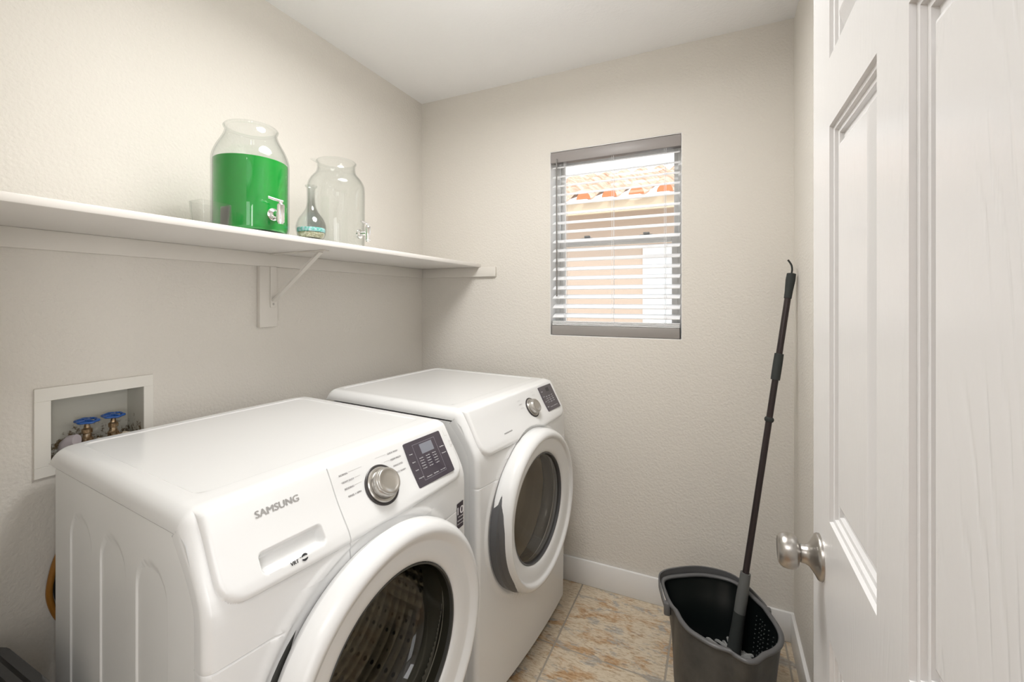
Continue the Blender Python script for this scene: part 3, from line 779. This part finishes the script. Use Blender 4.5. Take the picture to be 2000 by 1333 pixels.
def door_parts(parent, grip, bowl):
    cy, cz = DC[0]+DV+(.010 if bowl else 0), DC[1]-(.016 if bowl else 0)
    DU = -.360+(.020 if bowl else 0)
    n = 192
    def ring(prof, gripf=None, close=False):
        V = []; F = []
        k = len(prof)
        for i in range(n):
            a = 2*PI*i/n; dg = math.degrees(a)
            cut = 0
            if grip and 136 < dg < 256: cut = ss(dg, 136, 185)*ss(256-dg, 0, 45)
            for (r, u, w_) in prof:
                rr = r-.018*(cut**3 if u < .765 else cut)*w_; V.append((u+DU-.0*cut, cy+rr*math.cos(a), cz+rr*math.sin(a)))
        for i in range(n):
            i2 = (i+1) % n
            for j in range(k-1): F.append((i*k+j, i2*k+j, i2*k+j+1, i*k+j+1))
        return V, F
    prof = ([(.258,.728,0),(.264,.732,0),(.268,.745,0),(.272,.755,1)] if bowl else [(.262,.738,0),(.278,.738,1),(.2825,.743,1)])+[(.2815,.757,1),(.2830,.768,1),(.2815,.781,1),(.2765,.793,.95),(.2690,.8005,.85),(.2610,.8035,.6),(.2545,.8025,.35),(.2505,.7990,.2),(.2485,.7950,.1),(.2462,.7925,0),(.2420,.7912,0),(.228,.7900,0),(.212,.7875,0),(.202,.7845,0),(.1965,.7800,0),(.1945,.7745,0),(.193,.7645,0),(.193,.745,0)]
    if bowl: prof = [(r+(.006 if r > .25 else 0), u, w_) for r, u, w_ in prof]
    V, F = ring(prof)
    d = mesh('door', V, F, M_plastic, parent, ang=50)
    if grip:
        V = []; F = []
        st = 40
        for i in range(st+1):
            dg = 136+120*i/st; a = math.radians(dg); cut = ss(dg, 136, 185)*ss(256-dg, 0, 45)
            ins = .0045*(1-min(1, cut*1.1))
            for (r, u) in ((.280-.018*cut-ins, .785-ins), (.281-.018*cut+.004*cut-ins, .7795-ins), (.283-.012*cut-ins, .768), (.2830-ins, .764), (.2822-ins,.739), (.262-ins,.738)):
                V.append((u+DU, cy+r*math.cos(a), cz+r*math.sin(a)))
        for i in range(st):
            for j in range(5): F.append((i*6+j, (i+1)*6+j, (i+1)*6+j+1, i*6+j+1))
        mesh('door_grip', V, F, M_grey, d, ang=50)
    Mx = Matrix.Translation((DU, cy, cz)) @ Matrix.Rotation(PI/2, 4, 'Y')
    lathe('glass_trim', [(.1945,.7775),(.1925,.7795),(.1900,.7780),(.1890,.770),(.1885,.750)], M_rubber if bowl else M_grey, d, 96, Mx)
    if bowl:
        pr = [(.1888,.7700),(.1868,.7600),(.1800,.7280),(.1700,.7000),(.1520,.6800),(.120,.668),(.07,.662),(0,.660)]
        lathe('door_glass', round_pts(pr, 4), M_bowl, d, 96, Mx, 60)
    else:
        pr = [(.1888,.7700),(.170,.7735),(.12,.7775),(.06,.7795),(0,.780)]
        lathe('door_glass', round_pts(pr, 4), M_dglass, d, 96, Mx, 60)
        pr = [(.1888,.7500),(.1850,.7250),(.165,.7050),(.12,.699),(0,.697)]
        lathe('inner_glass', round_pts(pr, 4), M_dglass, d, 96, Mx, 60)
    lathe('door_back', [(.262,.752),(.24,.749),(.205,.745),(.193,.745)], M_plastic, d, 64, Mx)
    return d
M_drumholes = mat('drum_wall', (.62, .61, .58), .20, metal=1)
nn, ll, bb = nodes(M_drumholes)
tc = nn.new('ShaderNodeTexCoord'); vo = nn.new('ShaderNodeTexVoronoi'); vo.inputs['Scale'].default_value = 38; vo.inputs['Randomness'].default_value = .05
ll.new(tc.outputs['Object'], vo.inputs['Vector'])
rmp = nn.new('ShaderNodeValToRGB'); rmp.color_ramp.elements[0].position = .18; rmp.color_ramp.elements[0].color = (.015,.013,.01,1); rmp.color_ramp.elements[1].position = .26; rmp.color_ramp.elements[1].color = (.64,.62,.58,1)
ll.new(vo.outputs['Distance'], rmp.inputs['Fac']); ll.new(rmp.outputs[0], bb.inputs['Base Color'])
bpn = nn.new('ShaderNodeBump'); bpn.inputs['Strength'].default_value = 1; bpn.inputs['Distance'].default_value = .006; ll.new(vo.outputs['Distance'], bpn.inputs['Height']); ll.new(bpn.outputs[0], bb.inputs['Normal'])

def machine(name, O, th, washer):
    c, s = math.cos(th), math.sin(th)
    loc = (O[0]+c*.36-s*DV, O[1]-s*.36-c*DV, 0)
    e = empty(name, loc, -th)
    # cabinet: embossed left side, right side, back, bottom
    V, F = side_mesh(); k = len(V)
    poly = [(.048,.03),(.7135,.03),(.7135,.82),(.708,.85),(.664,.934),(.648,.944),(.048,.944)]
    for (u, z) in poly: V.append((u+DU, V1_-.001+DV, z))
    F.append(tuple(range(k, k+len(poly))))
    k = len(V)
    for (u, v, z) in ((.048,V0,.03),(.048,V1_,.03),(.048,V1_,.944),(.048,V0,.944),(.71,V0,.03),(.71,V1_,.03)): V.append((u+DU, (v+.001 if v < -.3 else v-.001)+DV, z))
    F.append((k,k+1,k+2,k+3)); F.append((k,k+1,k+5,k+4))
    mesh('cabinet', V, F, M_appside, e, ang=30)
    for (u, v) in ((.06,V0+.05),(.06,V1_-.05),(.66,V0+.05),(.66,V1_-.05)):
        lathe('foot', [(0,.0),(.022,.0),(.022,.012),(.010,.014),(.010,.031),(0,.031)], M_grey, e, 20, Matrix.Translation((u+DU, v+DV, 0)))
    # lid
    LU = .632
    E2 = [0,.0008,.0018,.003,.0046,.0065,.009,.012,.0155,.0195,.024,.029,.034,.040]
    crv = [-.003,-.002,-.001,0,.001,.002,.003]
    us = lines(0, LU, .02, [(0, E2), (.034, crv), (.592, crv), (LU, [-.0015,-.0007]), (.05,[0,.004,.008]), (.58,[0,-.004])])
    vs = lines(V0, V1_, .02, [(V0, E2), (V1_, [-x for x in E2]), (V0+.052, crv), (V1_-.052, crv), (V0+.065,[0,.005]), (V1_-.065,[0,-.005])])
    def lid(u, v):
        z = .984; ev = min(v-V0, V1_-v); 
        if ev < .034: z -= .034-math.sqrt(max(0, .034**2-(.034-ev)**2))
        ru = .010+.022*math.exp(-(ev/.05)**2)
        if u < ru: z -= ru-math.sqrt(max(0, ru**2-(ru-u)**2))
        z -= .0022*ss(rrect(u, v, .034, .592, V0+.052, V1_-.052, .022), -.002, .002)
        if u > LU-.0016: z -= .0015
        return (u+DU, v+DV, max(z, .946))
    V, F = grid(us, vs, lid); k = len(V); nv = len(vs)
    # skirt down to the cabinet seam
    for j, (ii, dv) in enumerate(((0,0),(nv-1,0))):
        off = len(V)
        for i, u in enumerate(us):
            b0 = V[i*nv+ii]; V.append((b0[0], b0[1], .9455 if washer else .9480))
        for i in range(len(us)-1): F.append((i*nv+ii, (i+1)*nv+ii, off+i+1, off+i))
    off = len(V)
    for j in range(nv): V.append((V[j][0], V[j][1], .9455))
    for j in range(nv-1): F.append((j, j+1, off+j+1, off+j))
    mesh('top_panel', V, F, M_app, e, ang=40)
    # upper front (fascia) and lower front from the same surface function
    W = washer
    if W:
        V, F = grid(vlines, slines_top, lambda v, q: surf_sk(v, q, W), keep=lambda v, q: not (v < -.421 and q > s_seam))
        cpn = mesh('control_panel', V, F, M_plastic, e, ang=40)
        V, F = grid(vlines, slines_top, lambda v, q: surf_sk(v, q, W), keep=lambda v, q: v < -.421 and q > s_seam)
        dd = mesh('detergent_drawer', V, F, M_plastic, e, ang=40)
    else:
        V, F = grid(vlines, slines_top, lambda v, q: surf_sk(v, q, W)); cpn = mesh('control_panel', V, F, M_plastic, e, ang=40)
    V, F = grid(vlines[::1], slines_low, lambda v, q: surf_sk(v, q, W), keep=lambda v, q: math.hypot(v-DC[0], curve_at(q)[0].z-DC[1]) > .232)
    mesh('front_panel', V, F, M_plastic, e, ang=40)
    # drum
    cy, cz = DC[0]+DV, DC[1]; Mx = Matrix.Translation((DU, cy, cz)) @ Matrix.Rotation(PI/2, 4, 'Y')
    lathe('door_gasket', [(.262,.735),(.250,.741),(.236,.740),(.222,.725),(.214,.700),(.212,.690),(.226,.680),(.245,.672)], M_rubber if W else M_grey, e, 72, Mx)
    dm = lathe('drum', [(.245,.672),(.248,.66),(.248,.30),(.23,.28),(.12,.27),(0,.265)], M_drumholes if W else mat('dryer_drum', (.74,.69,.60), .40, .25), e, 72, Mx)
    for kk in range(3):
        a = kk*2*PI/3+.5; off = []
        V = []
        for u in (.33, .64):
            for (r, da) in ((.247,-.16),(.205,-.05),(.205,.05),(.247,.16)):
                V.append((u+DU, cy+r*math.cos(a+da), cz+r*math.sin(a+da)))
        mesh('drum_lifter', V, [(0,1,5,4),(1,2,6,5),(2,3,7,6),(0,1,2,3),(4,5,6,7)], M_drum if W else mat('lifter_plastic', (.4,.4,.38), .5), dm, False)
    door_parts(e, not W, W)
    # dial
    kv, kz = (-.302, .901) if W else (-.272, .908)
    F0 = fascia_frame(kv, kz)
    F0 = F0 @ Matrix.Scale(1.17 if W else 1.0, 4)
    dl = lathe('dial', [(.0400,.0),(.0400,.0022),(.0385,.003),(.0345,.0022)], mat('dial_dark_ring', (.05,.045,.045), .3), cpn, 64, F0)
    lathe('dial_base', [(.0350,.0),(.0350,.004),(.0330,.006),(.0290,.0062),(.0285,.0045),(.0270,.0045)], M_silver, dl, 64, F0)
    lathe('dial_cap', [(.0285,.003),(.0285,.018),(.0275,.0205),(.0262,.0215),(.0262,.0235),(.0250,.0255),(.0232,.0262),(.0205,.0255),(.0195,.0248),(.012,.0240),(0,.0238)], M_silver, dl, 64, F0, 40)
    # display
    if W: dc = (-.1315, .909); dw, dh_ = .142, .116
    else: dc = (-.108, .916); dw, dh_ = .118, .106
    F1 = fascia_frame(*dc, lift=0)
    def panel(nm, w0, h0, x0, y0, z0, th_, m, parent, rr=.004):
        bm = bmesh.new(); pts = []
        for (cx, cy_, a0) in ((w0/2-rr, h0/2-rr, 0), (-w0/2+rr, h0/2-rr, 90), (-w0/2+rr, -h0/2+rr, 180), (w0/2-rr, -h0/2+rr, 270)):
            for q in range(5): a = math.radians(a0+q*22.5); pts.append((x0+cx+rr*math.cos(a), y0+cy_+rr*math.sin(a)))
        top = [bm.verts.new(F1 @ Vector((x, y, z0+th_))) for x, y in pts]; bot = [bm.verts.new(F1 @ Vector((x, y, z0))) for x, y in pts]
        bm.faces.new(top); nn_ = len(pts)
        for q in range(nn_): bm.faces.new([top[q], top[(q+1)%nn_], bot[(q+1)%nn_], bot[q]])
        return from_bm(nm, bm, m, parent, False)
    dp = panel('display', dw, dh_, 0, 0, -.006, .0105, M_panel, cpn)
    if W:
        panel('display_screen', .048, .026, .004, .030, .0045, .0003, M_lcd, dp, .001)
    else: panel('display_screen', .026, .016, .010, .034, .0045, .0003, mat('dryer_screen', (.02,.018,.02), .1), dp, .001)
    # white line frame and button words on the display
    items = []
    T1 = lambda x, y: F1 @ Matrix.Translation((x, y, .0049))
    hgt = .0030
    if W:
        for i, t in enumerate(('Temp', 'Spin', 'Soil', 'Delay End')): items.append((t, T1(-dw/2+.006+.001*i, .026-.021*i), (.012, .011, .010, .018)[i], hgt*.85))
        for i, t in enumerate(('Start/Pause', 'Power')): items.append((t, T1(dw/2-.022, -.016-.018*i+.03), .017, hgt))
        for cidx, col in enumerate((('Extra Hot','Hot','Warm','Eco Warm','Cold'), ('Extra High','High','Medium','Low','No Spin'), ('Heavy','Up','Normal','Down','Light'))):
            for r_, t in enumerate(col): items.append((t, T1(-.036+.025*cidx, .008-.0068*r_), .014, .0024))
        for i, t in enumerate(('Steam','Extra Rinse','Pure Cycle')): items.append((t, T1(-.034+.027*i, -.042), .019, .0026))
    else:
        for cidx, col in enumerate((('High','Medium','Med Low','Low'), ('Very Dry','Dry','Normal','Damp'), ('60','50','40','30'))):
            for r_, t in enumerate(col): items.append((t, T1(-.030+.024*cidx, .006-.0085*r_), .014, .0030))
        for i in range(4): items.append((('Temp','Dry Level','Time','Signal')[i], T1(-dw/2+.006, .030-.022*i), .014, .003))
        items.append(('Anti Static   Wrinkle Prevent', T1(-.030, -.040), .070, .003))
    lettering(items, M_whitetext, dp)
    bm = bmesh.new()
    def strip(x0, y0, x1, y1, wd=.0006):
        d = Vector((x1-x0, y1-y0, 0)).normalized(); q = Vector((-d.y, d.x, 0))*wd/2
        vs_ = [bm.verts.new(F1 @ (Vector((x, y, .0048))+sg*q)) for x, y, sg in ((x0,y0,1),(x1,y1,1),(x1,y1,-1),(x0,y0,-1))]; bm.faces.new(vs_)
    if W:
        L_, R__, T__, B__ = -.0440, .042, .047, -.046
        for q in ((L_,T__,R__,T__),(L_,B__,R__,B__),(L_,T__,L_,B__),(R__,T__,R__,B__)): strip(*q)
        from_bm('outline', bm, mat('panel_line', (.35,.33,.38), .4), dp, False)
    else: bm.free()
    # cycle names round the dial
    items = []; lead = []
    if W:
        for i, t in enumerate(('NORMAL','HEAVY DUTY','BEDDING','RINSE + SPIN')): items.append((t, fascia_frame((-.400,-.398,-.396,-.393)[i], (.9475,.9335,.9205,.906)[i]), (.023,.032,.024,.034)[i], .0040))
        for i, t in enumerate(('QUICK WASH','PERM PRESS','DELICATES','ECO WARM')): items.append((t, fascia_frame((-.258,-.254,-.251,-.249)[i], (.952,.938,.9235,.909)[i]), (.034,.034,.030,.030)[i], .0040))
        lettering(items, mat('cycle_print', (.28,.27,.27), .5), cpn)
        bm = bmesh.new()
        for (va, vb, z) in ((-.375,-.338,.9485),(-.364,-.348,.9345),(-.370,-.350,.9215),(-.296,-.262,.953),(-.275,-.257,.939)):
            fr = [fascia_frame(va, z), fascia_frame(vb, z)]
            vs_ = [bm.verts.new(fr[0] @ Vector((0,.002,0))), bm.verts.new(fr[1] @ Vector((0,.002,0))), bm.verts.new(fr[1] @ Vector((0,.0015,0))), bm.verts.new(fr[0] @ Vector((0,.0015,0)))]
            bm.faces.new(vs_)
        from_bm('leader_lines', bm, mat('leader_print', (.4,.39,.38), .5), cpn, False)
        lettering([('SAMSUNG', fascia_frame(-.582, .9375), .0845, .0130)], M_greytext, dd, 'brand_lettering')
        V_ = fascia_frame(-.548, .8505)
        lettering([('VRT', V_, .0155, .0070), ('TM', V_ @ Matrix.Translation((.0175, .0055, 0)), .003, .002)], M_black, dd)
        # round swirl mark next to the letters
        bm = bmesh.new(); C0 = fascia_frame(-.5205, .8535)
        for a0 in (20, 200):
            prev = None
            for q in range(13):
                a = math.radians(a0+q*11.5); wd = .0026*math.sin(PI*(q+.6)/13.2)
                pr = [bm.verts.new(C0 @ Vector(((.0066-k_)*math.cos(a), (.0066-k_)*math.sin(a), .0002))) for k_ in (0, .0015+wd)]
                if prev: bm.faces.new([prev[0], pr[0], pr[1], prev[1]])
                prev = pr
        from_bm('swirl_mark', bm, M_black, dd, False)
        # small grey outline marks right of display
        bm = bmesh.new()
        for (x0, y0, x1, y1) in ((-.0445,.957,-.0445,.942),(-.0445,.942,-.034,.942),(-.036,.930,-.036,.912),(-.036,.912,-.028,.912)):
            A_ = fascia_frame(x0, y0); B_ = fascia_frame(x1, y1)
            if abs(x0-x1) < 1e-6: offv = Vector((.0008,0,0))
            else: offv = Vector((0,.0008,0))
            bm.faces.new([bm.verts.new(A_ @ Vector((0,0,0))), bm.verts.new(B_ @ Vector((0,0,0))), bm.verts.new(B_ @ offv), bm.verts.new(A_ @ offv)])
        from_bm('button_outline', bm, mat('button_print', (.5,.47,.45), .5), cpn, False)
        lettering([('on', fascia_frame(-.034, .925), .006, .003), ('off', fascia_frame(-.033, .915), .006, .003)], mat('button_print', (.5,.47,.45), .5), cpn)
        # dark sticker low on the right of the front
        bm = bmesh.new(); rows_ = []
        def fr_pt(v, z, lift): 
            s_ = s_at_z(z); q = surf(v, s_, W); return q+Vector((lift, 0, 0))
        vv_ = [V1_-.052+i*.0037 for i in range(10)]; zz_ = [.692, .70, .715, .73, .74, .752, .764]
        gridv = [[bm.verts.new(fr_pt(v, z+.0, .0012)) for z in zz_] for v in vv_]
        for i in range(9):
            for j in range(6): bm.faces.new([gridv[i][j], gridv[i+1][j], gridv[i+1][j+1], gridv[i][j+1]])
        st = from_bm('sticker', bm, mat('sticker_dark', (.04,.03,.04), .35), e)
        q0 = fr_pt(V1_-.034, .728, .0); 
        MS = Matrix(((0,0,1,q0.x+.0024),(1,0,0,V1_-.0495+DV),(0,1,0,.732),(0,0,0,1)))
        lettering([('10', MS, .028, .022), ('YEAR', MS @ Matrix.Translation((.002,-.009,0)), .024, .0045), ('WARRANTY', MS @ Matrix.Translation((0,-.019,0)), .028, .004), ('DIGITAL INVERTER', MS @ Matrix.Translation((0,-.028,0)), .028, .003)], mat('sticker_print', (.75,.73,.75), .5), st)
    else:
        for i in range(3):
            items.append((('NORMAL','HEAVY DUTY','BEDDING')[i], fascia_frame(-.356+.003*i, .944-.013*i), .024, .0034))
        for i in range(2):
            items.append((('TIME DRY','QUICK DRY')[i], fascia_frame(-.236+.003*i, .955-.011*i), .024, .0034))
        lettering(items, mat('pale_print', (.60,.60,.60), .5), cpn)
        lettering([('MOISTURE SENSOR', fascia_frame(-.520, .870), .052, .0046)], mat('cycle_print', (.28,.27,.27), .5), cpn)
    return e
TH = math.radians(5)
wa = machine('washing_machine', (-1.3884, 1.1602), TH, True)
tag(wa, 'white front-loading washing machine with detergent drawer, nearest the camera', 'washing machine')
dy = machine('clothes_dryer', (-1.341, 1.934), TH, False)
tag(dy, 'white front-loading dryer with grey-glass door in the back corner', 'clothes dryer')

# ------------------------------------------------------------------ mop bucket
bk = empty('mop_bucket', (.01, 1.64, 0)); tag(bk, 'dark grey oval plastic mop bucket with pouring spout on tile floor', 'bucket')
P28 = [(-0.189,1.755),(-0.119,1.816),(-0.035,1.855),(0.06,1.852),(0.136,1.763),(0.159,1.721),(0.186,1.637),(0.182,1.577),(0.159,1.533),(0.13,1.501),(0.105,1.465),(0.079,1.453),(0.048,1.463),(0.032,1.474),(-0.01,1.476),(-0.044,1.489),(-0.087,1.514),(-0.116,1.552),(-0.135,1.594),(-0.152,1.617),(-0.175,1.674)]
P33 = [(-0.18,1.672),(-0.113,1.73),(-0.033,1.767),(0.058,1.764),(0.13,1.68),(0.151,1.639),(0.178,1.559),(0.174,1.502),(0.151,1.461),(0.124,1.43),(0.1,1.396),(0.076,1.384),(0.045,1.393),(0.03,1.404),(-0.01,1.406),(-0.042,1.419),(-0.083,1.442),(-0.11,1.479),(-0.129,1.519),(-0.145,1.54),(-0.167,1.595)]
RZ = .295; f_ = (RZ-.28)/.05
rim = [(a[0]+(b[0]-a[0])*f_-.01, a[1]+(b[1]-a[1])*f_-1.64) for a, b in zip(P28, P33)]
cxr = sum(p[0] for p in rim)/len(rim); cyr = sum(p[1] for p in rim)/len(rim)
rim.reverse()
def closed_spline(pts, n=6):
    out = []; N = len(pts)
    for i in range(N):
        p0, p1, p2, p3 = [Vector(pts[(i+k-1) % N]) for k in range(4)]
        for k in range(n):
            t = k/n; out.append(.5*((2*p1)+(p2-p0)*t+(2*p0-5*p1+4*p2-p3)*t*t+(3*p1-p0-3*p2+p3)*t**3))
    return out
RIM = closed_spline(rim, 6)
def ringpts(k, z, off=0, soft=0):
    N = len(RIM); out = []
    for i, q in enumerate(RIM):
        d = Vector((q.x-cxr, q.y-cyr)); L = d.length
        if soft:   # blend to plain ellipse for the base
            a = math.atan2(d.y, d.x); Le = 1/math.sqrt((math.cos(a)/.178)**2+(math.sin(a)/.192)**2); L = L*(1-soft)+Le*soft
        L = L*k+off; dn = d.normalized(); out.append((cxr+dn.x*L, cyr+dn.y*L, z))
    return out
rows = [ringpts(.74,.002,0,1), ringpts(.77,.0,0,1), ringpts(.785,.010,0,1), ringpts(.83,.08,0,.9), ringpts(.88,.16,0,.6), ringpts(.93,.23,0,.25), ringpts(.965,.272,0,.05), ringpts(.975,RZ-.012), ringpts(.965,RZ-.006)]
def loft(rows, cap0=False, cap1=False):
    V = [p for r in rows for p in r]; n = len(rows[0]); F = []
    for j in range(len(rows)-1):
        for i in range(n): F.append((j*n+i, j*n+(i+1)%n, (j+1)*n+(i+1)%n, (j+1)*n+i))
    if cap0: F.append(tuple(range(n)))
    if cap1: F.append(tuple((len(rows)-1)*n+i for i in range(n)))
    return V, F
V, F = loft(rows, True); bo = mesh('bucket_body', V, F, M_bucket, bk, ang=60)
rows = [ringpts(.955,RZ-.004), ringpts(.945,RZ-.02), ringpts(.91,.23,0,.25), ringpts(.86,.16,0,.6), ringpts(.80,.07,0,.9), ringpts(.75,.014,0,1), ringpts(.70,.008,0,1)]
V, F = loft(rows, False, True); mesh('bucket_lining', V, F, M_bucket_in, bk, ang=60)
rows = []
for i in range(11):
    a = 2*PI*i/10; rows.append(ringpts(1, RZ-.004+.0065*math.sin(a), -.006+.0085*math.cos(a)))
V, F = loft(rows); mesh('bucket_rim', V, F, M_rim, bk, ang=60, merge=True)
# draining ribs on the right inside
bm = bmesh.new()
for i, q in enumerate(RIM):
    pass
ribs = []
top_r = ringpts(.93, .25, 0, .25); low_r = ringpts(.84, .12, 0, .7)
N = len(top_r)
sel = [i for i in range(N) if top_r[i][0] > .10 and -.10 < top_r[i][1]+0 < .12]
V = []; F = []
for i in sel[::2]:
    a_, b_ = Vector(top_r[i]), Vector(low_r[i])
    for k in range(9):
        c_ = a_.lerp(b_, k/9); c2 = a_.lerp(b_, (k+.55)/9)
        inn = Vector((cxr-c_.x, cyr-c_.y, 0)).normalized()*.003
        v, f = tube_vf([c_+inn, c2+inn+Vector((0,.006,0))], .002, 6, off=len(V)); V += v; F += f
mesh('drain_ribs', V, F, mat('drain_rib', (.03, .036, .034), .4), bk)
# bail handle lying behind the rim
N = len(RIM)
def rim_at(pt):
    return min(range(N), key=lambda i: (RIM[i].x-pt[0])**2+(RIM[i].y-pt[1])**2)
iL = rim_at((-.155-.01, 1.60-1.64)); iR = rim_at((.155, 1.715-1.64))
idx = []; i = iR
while True:
    idx.append(i % N); 
    if i % N == iL: break
    i += 1
if len(idx) > N*.62:
    idx = []; i = iR
    while True:
        idx.append(i % N)
        if i % N == iL: break
        i -= 1
path = []
for k, i in enumerate(idx):
    t = k/(len(idx)-1); h = math.sin(PI*t)**.6; d = Vector((RIM[i].x-cxr, RIM[i].y-cyr, 0)).normalized()
    path.append(Vector((RIM[i].x, RIM[i].y, RZ-.024+.024*h))+d*(.0095+.001*h))
V = []; F = []
for k, p in enumerate(path):
    t = k/(len(path)-1); w_ = .006+.014*math.sin(PI*t)
    d = Vector((p.x-cxr, p.y-cyr, 0)).normalized()
    for (a, b) in ((-.003,-w_),(.003,-w_),(.0035,0),(.003,w_),(-.003,w_)): V.append(p+d*a+Vector((0,0,b)))
for k in range(len(path)-1):
    for j in range(5): F.append((k*5+j, k*5+(j+1)%5, (k+1)*5+(j+1)%5, (k+1)*5+j))
F.append((0,1,2,3,4)); F.append(tuple((len(path)-1)*5+j for j in range(5)))
mesh('bucket_handle', V, F, M_rim, bk)
for i in (iL, iR):
    d = Vector((RIM[i].x-cxr, RIM[i].y-cyr, 0)).normalized(); q = Vector((RIM[i].x, RIM[i].y, RZ-.024))
    box('handle_lug', tuple(q+d*.004-Vector((.011,.011,.022))), tuple(q+d*.004+Vector((.011,.011,.022))), M_rim, bk, .006)

# ------------------------------------------------------------------ mop
Bm = Vector((.046, 1.700, .085)); Tm = Vector((.2505, 1.930, 1.435))
mp_ = empty('mop', tuple(Bm)); tag(mp_, 'black mop leaning on the right wall with its head in the bucket', 'mop')
ax = (Tm-Bm).normalized(); LT = (Tm-Bm).length
def at(t): return ax*(LT*t)
def seg_(name, t0, t1, rs, m, par=mp_, seg=20):
    n = len(rs); return tube(name, [at(t0+(t1-t0)*i/(n-1)) for i in range(n)], rs, m, par, seg)
pl_ = seg_('pole', .06, .97, [.0108]*2, M_pole)
TT = {'y605':0, }
seg_('hand_grip', .932, 1.0, [.0125,.0130,.0145,.0160,.0150], M_foam)
hk = spline([at(.998), at(1.0)+Vector((.002,-.002,.016)), at(1.0)+Vector((-.001,-.004,.034)), at(1.0)+Vector((-.012,-.008,.052))], 5)
tube('hanging_hook', hk, .0032, M_foam, mp_)
seg_('middle_grip', .711, .781, [.0150,.0155,.0155,.0150], M_foam)
seg_('collar', .600, .612, [.0125,.0155,.0155,.0125], M_foam)
seg_('lower_sleeve', .118, .215, [.0185,.0190,.0175,.0165], M_sleeve)
seg_('socket', .02, .118, [.0225,.0215,.0195,.0190], M_foam)
Rax = ax.to_track_quat('Z', 'Y').to_matrix().to_4x4()
lathe('socket_flange', [(.0215,.030),(.030,.026),(.036,.016),(.038,.008),(.034,.006),(.026,.014),(.021,.018)], M_rim, mp_, 32, Rax)
bm = bmesh.new(); bm_box(bm, (-.055,-.016,-.012), (.055,.016,.012), .006, 2)
from_bm('yoke', bm, M_rim, mp_)
V = []; F = []
for i in range(60):
    a = random.uniform(0, 2*PI); r0 = random.uniform(0, .03); r1 = random.uniform(.05, .085)
    p0 = Vector((r0*math.cos(a)*1.6, r0*math.sin(a), .020)); p1 = Vector((r1*math.cos(a)*1.05, r1*math.sin(a)*.95, random.uniform(-.02, .028))); p2 = p1*1.1; p2.z = -.068
    v, f = tube_vf(spline([p0, (p0+p1)/2+Vector((0,0,.012)), p1, p2], 4), .0055, 6, off=len(V)); V += v; F += f
mh = mesh('mop_head', V, F, M_mop, mp_)

# ------------------------------------------------------------------ black slotted hamper, bottom left corner
hx0, hx1, hy0, hy1, hz = -1.445, -1.180, .150, .412, .582
hm = empty('laundry_hamper', ((hx0+hx1)/2, (hy0+hy1)/2, 0)); tag(hm, 'glossy black plastic hamper with slotted top in front of left wall', 'hamper')
def hring(k, z, r=.045, grow=0):
    out = []; w0 = (hx1-hx0)/2*k+grow; d0 = (hy1-hy0)/2*k+grow
    for (cx, cy_, a0) in ((w0-r, d0-r, 0), (-w0+r, d0-r, 90), (-w0+r, -d0+r, 180), (w0-r, -d0+r, 270)):
        for q in range(7): a = math.radians(a0+q*15); out.append((cx+r*math.cos(a), cy_+r*math.sin(a), z))
    return out
rows = [hring(.80,0,.03), hring(.82,.01), hring(.93,hz-.10), hring(1.0,hz-.085), hring(1.0,hz-.045), hring(.97,hz-.018), hring(.90,hz), hring(.60,hz,.03)]
V, F = loft(rows, True, True); mesh('hamper_body', V, F, M_hamper, hm, ang=50)
bm = bmesh.new()
w0 = (hx1-hx0)/2
for i in range(8):
    y = .098-.021*i
    bm_box(bm, (-.100, y-.0045, hz-.010), (.100, y+.0045, hz+.0008), .003, 2)
from_bm('lid_slots', bm, M_hdark, hm)
V, F = tube_vf(spline([(w0*.96, -.07, hz-.02), (w0*.80, -.066, hz+.016), (w0*.72, 0, hz+.022), (w0*.80, .066, hz+.016), (w0*.96, .07, hz-.02)], 6), .008, 10)
mesh('carry_handle', V, F, M_hamper, hm)

# ------------------------------------------------------------------ lamps (outside the frame), hall fixtures added for the fill
cl = empty('ceiling_light', (LAMP[0], LAMP[1], H)); tag(cl, 'round white flush ceiling light', 'ceiling light')
lathe('lamp_base', [(0,0),(.16,0),(.16,-.02),(.15,-.024),(0,-.024)], M_trim, cl, 48)

hl = empty('hall_fill_fixture', (-.3, -.9, H)); tag(hl, 'flat square white frame added for the unseen hall fill light', 'ceiling light')  # unseen fixture added to give the hall fill light a housing
box('fill_light_frame', (-.74, -.54, -.03), (.74, .54, 0), M_trim, hl, .004)
for i, (yc, w_) in enumerate(((-.58, .92), (-1.62, .92))):     # window frames added by the hall fill lights, solid wall behind
    bm = bmesh.new()
    for a, b in (((1.585, yc-w_/2-.05, .45), (1.6, yc-w_/2, 2.25)), ((1.585, yc+w_/2, .45), (1.6, yc+w_/2+.05, 2.25)), ((1.585, yc-w_/2, .45), (1.6, yc+w_/2, .50)), ((1.585, yc-w_/2, 2.20), (1.6, yc+w_/2, 2.25))): bm_box(bm, a, b, .002, 1)
    struct(from_bm('window_%d' % (i+2), bm, M_frame, None, True))
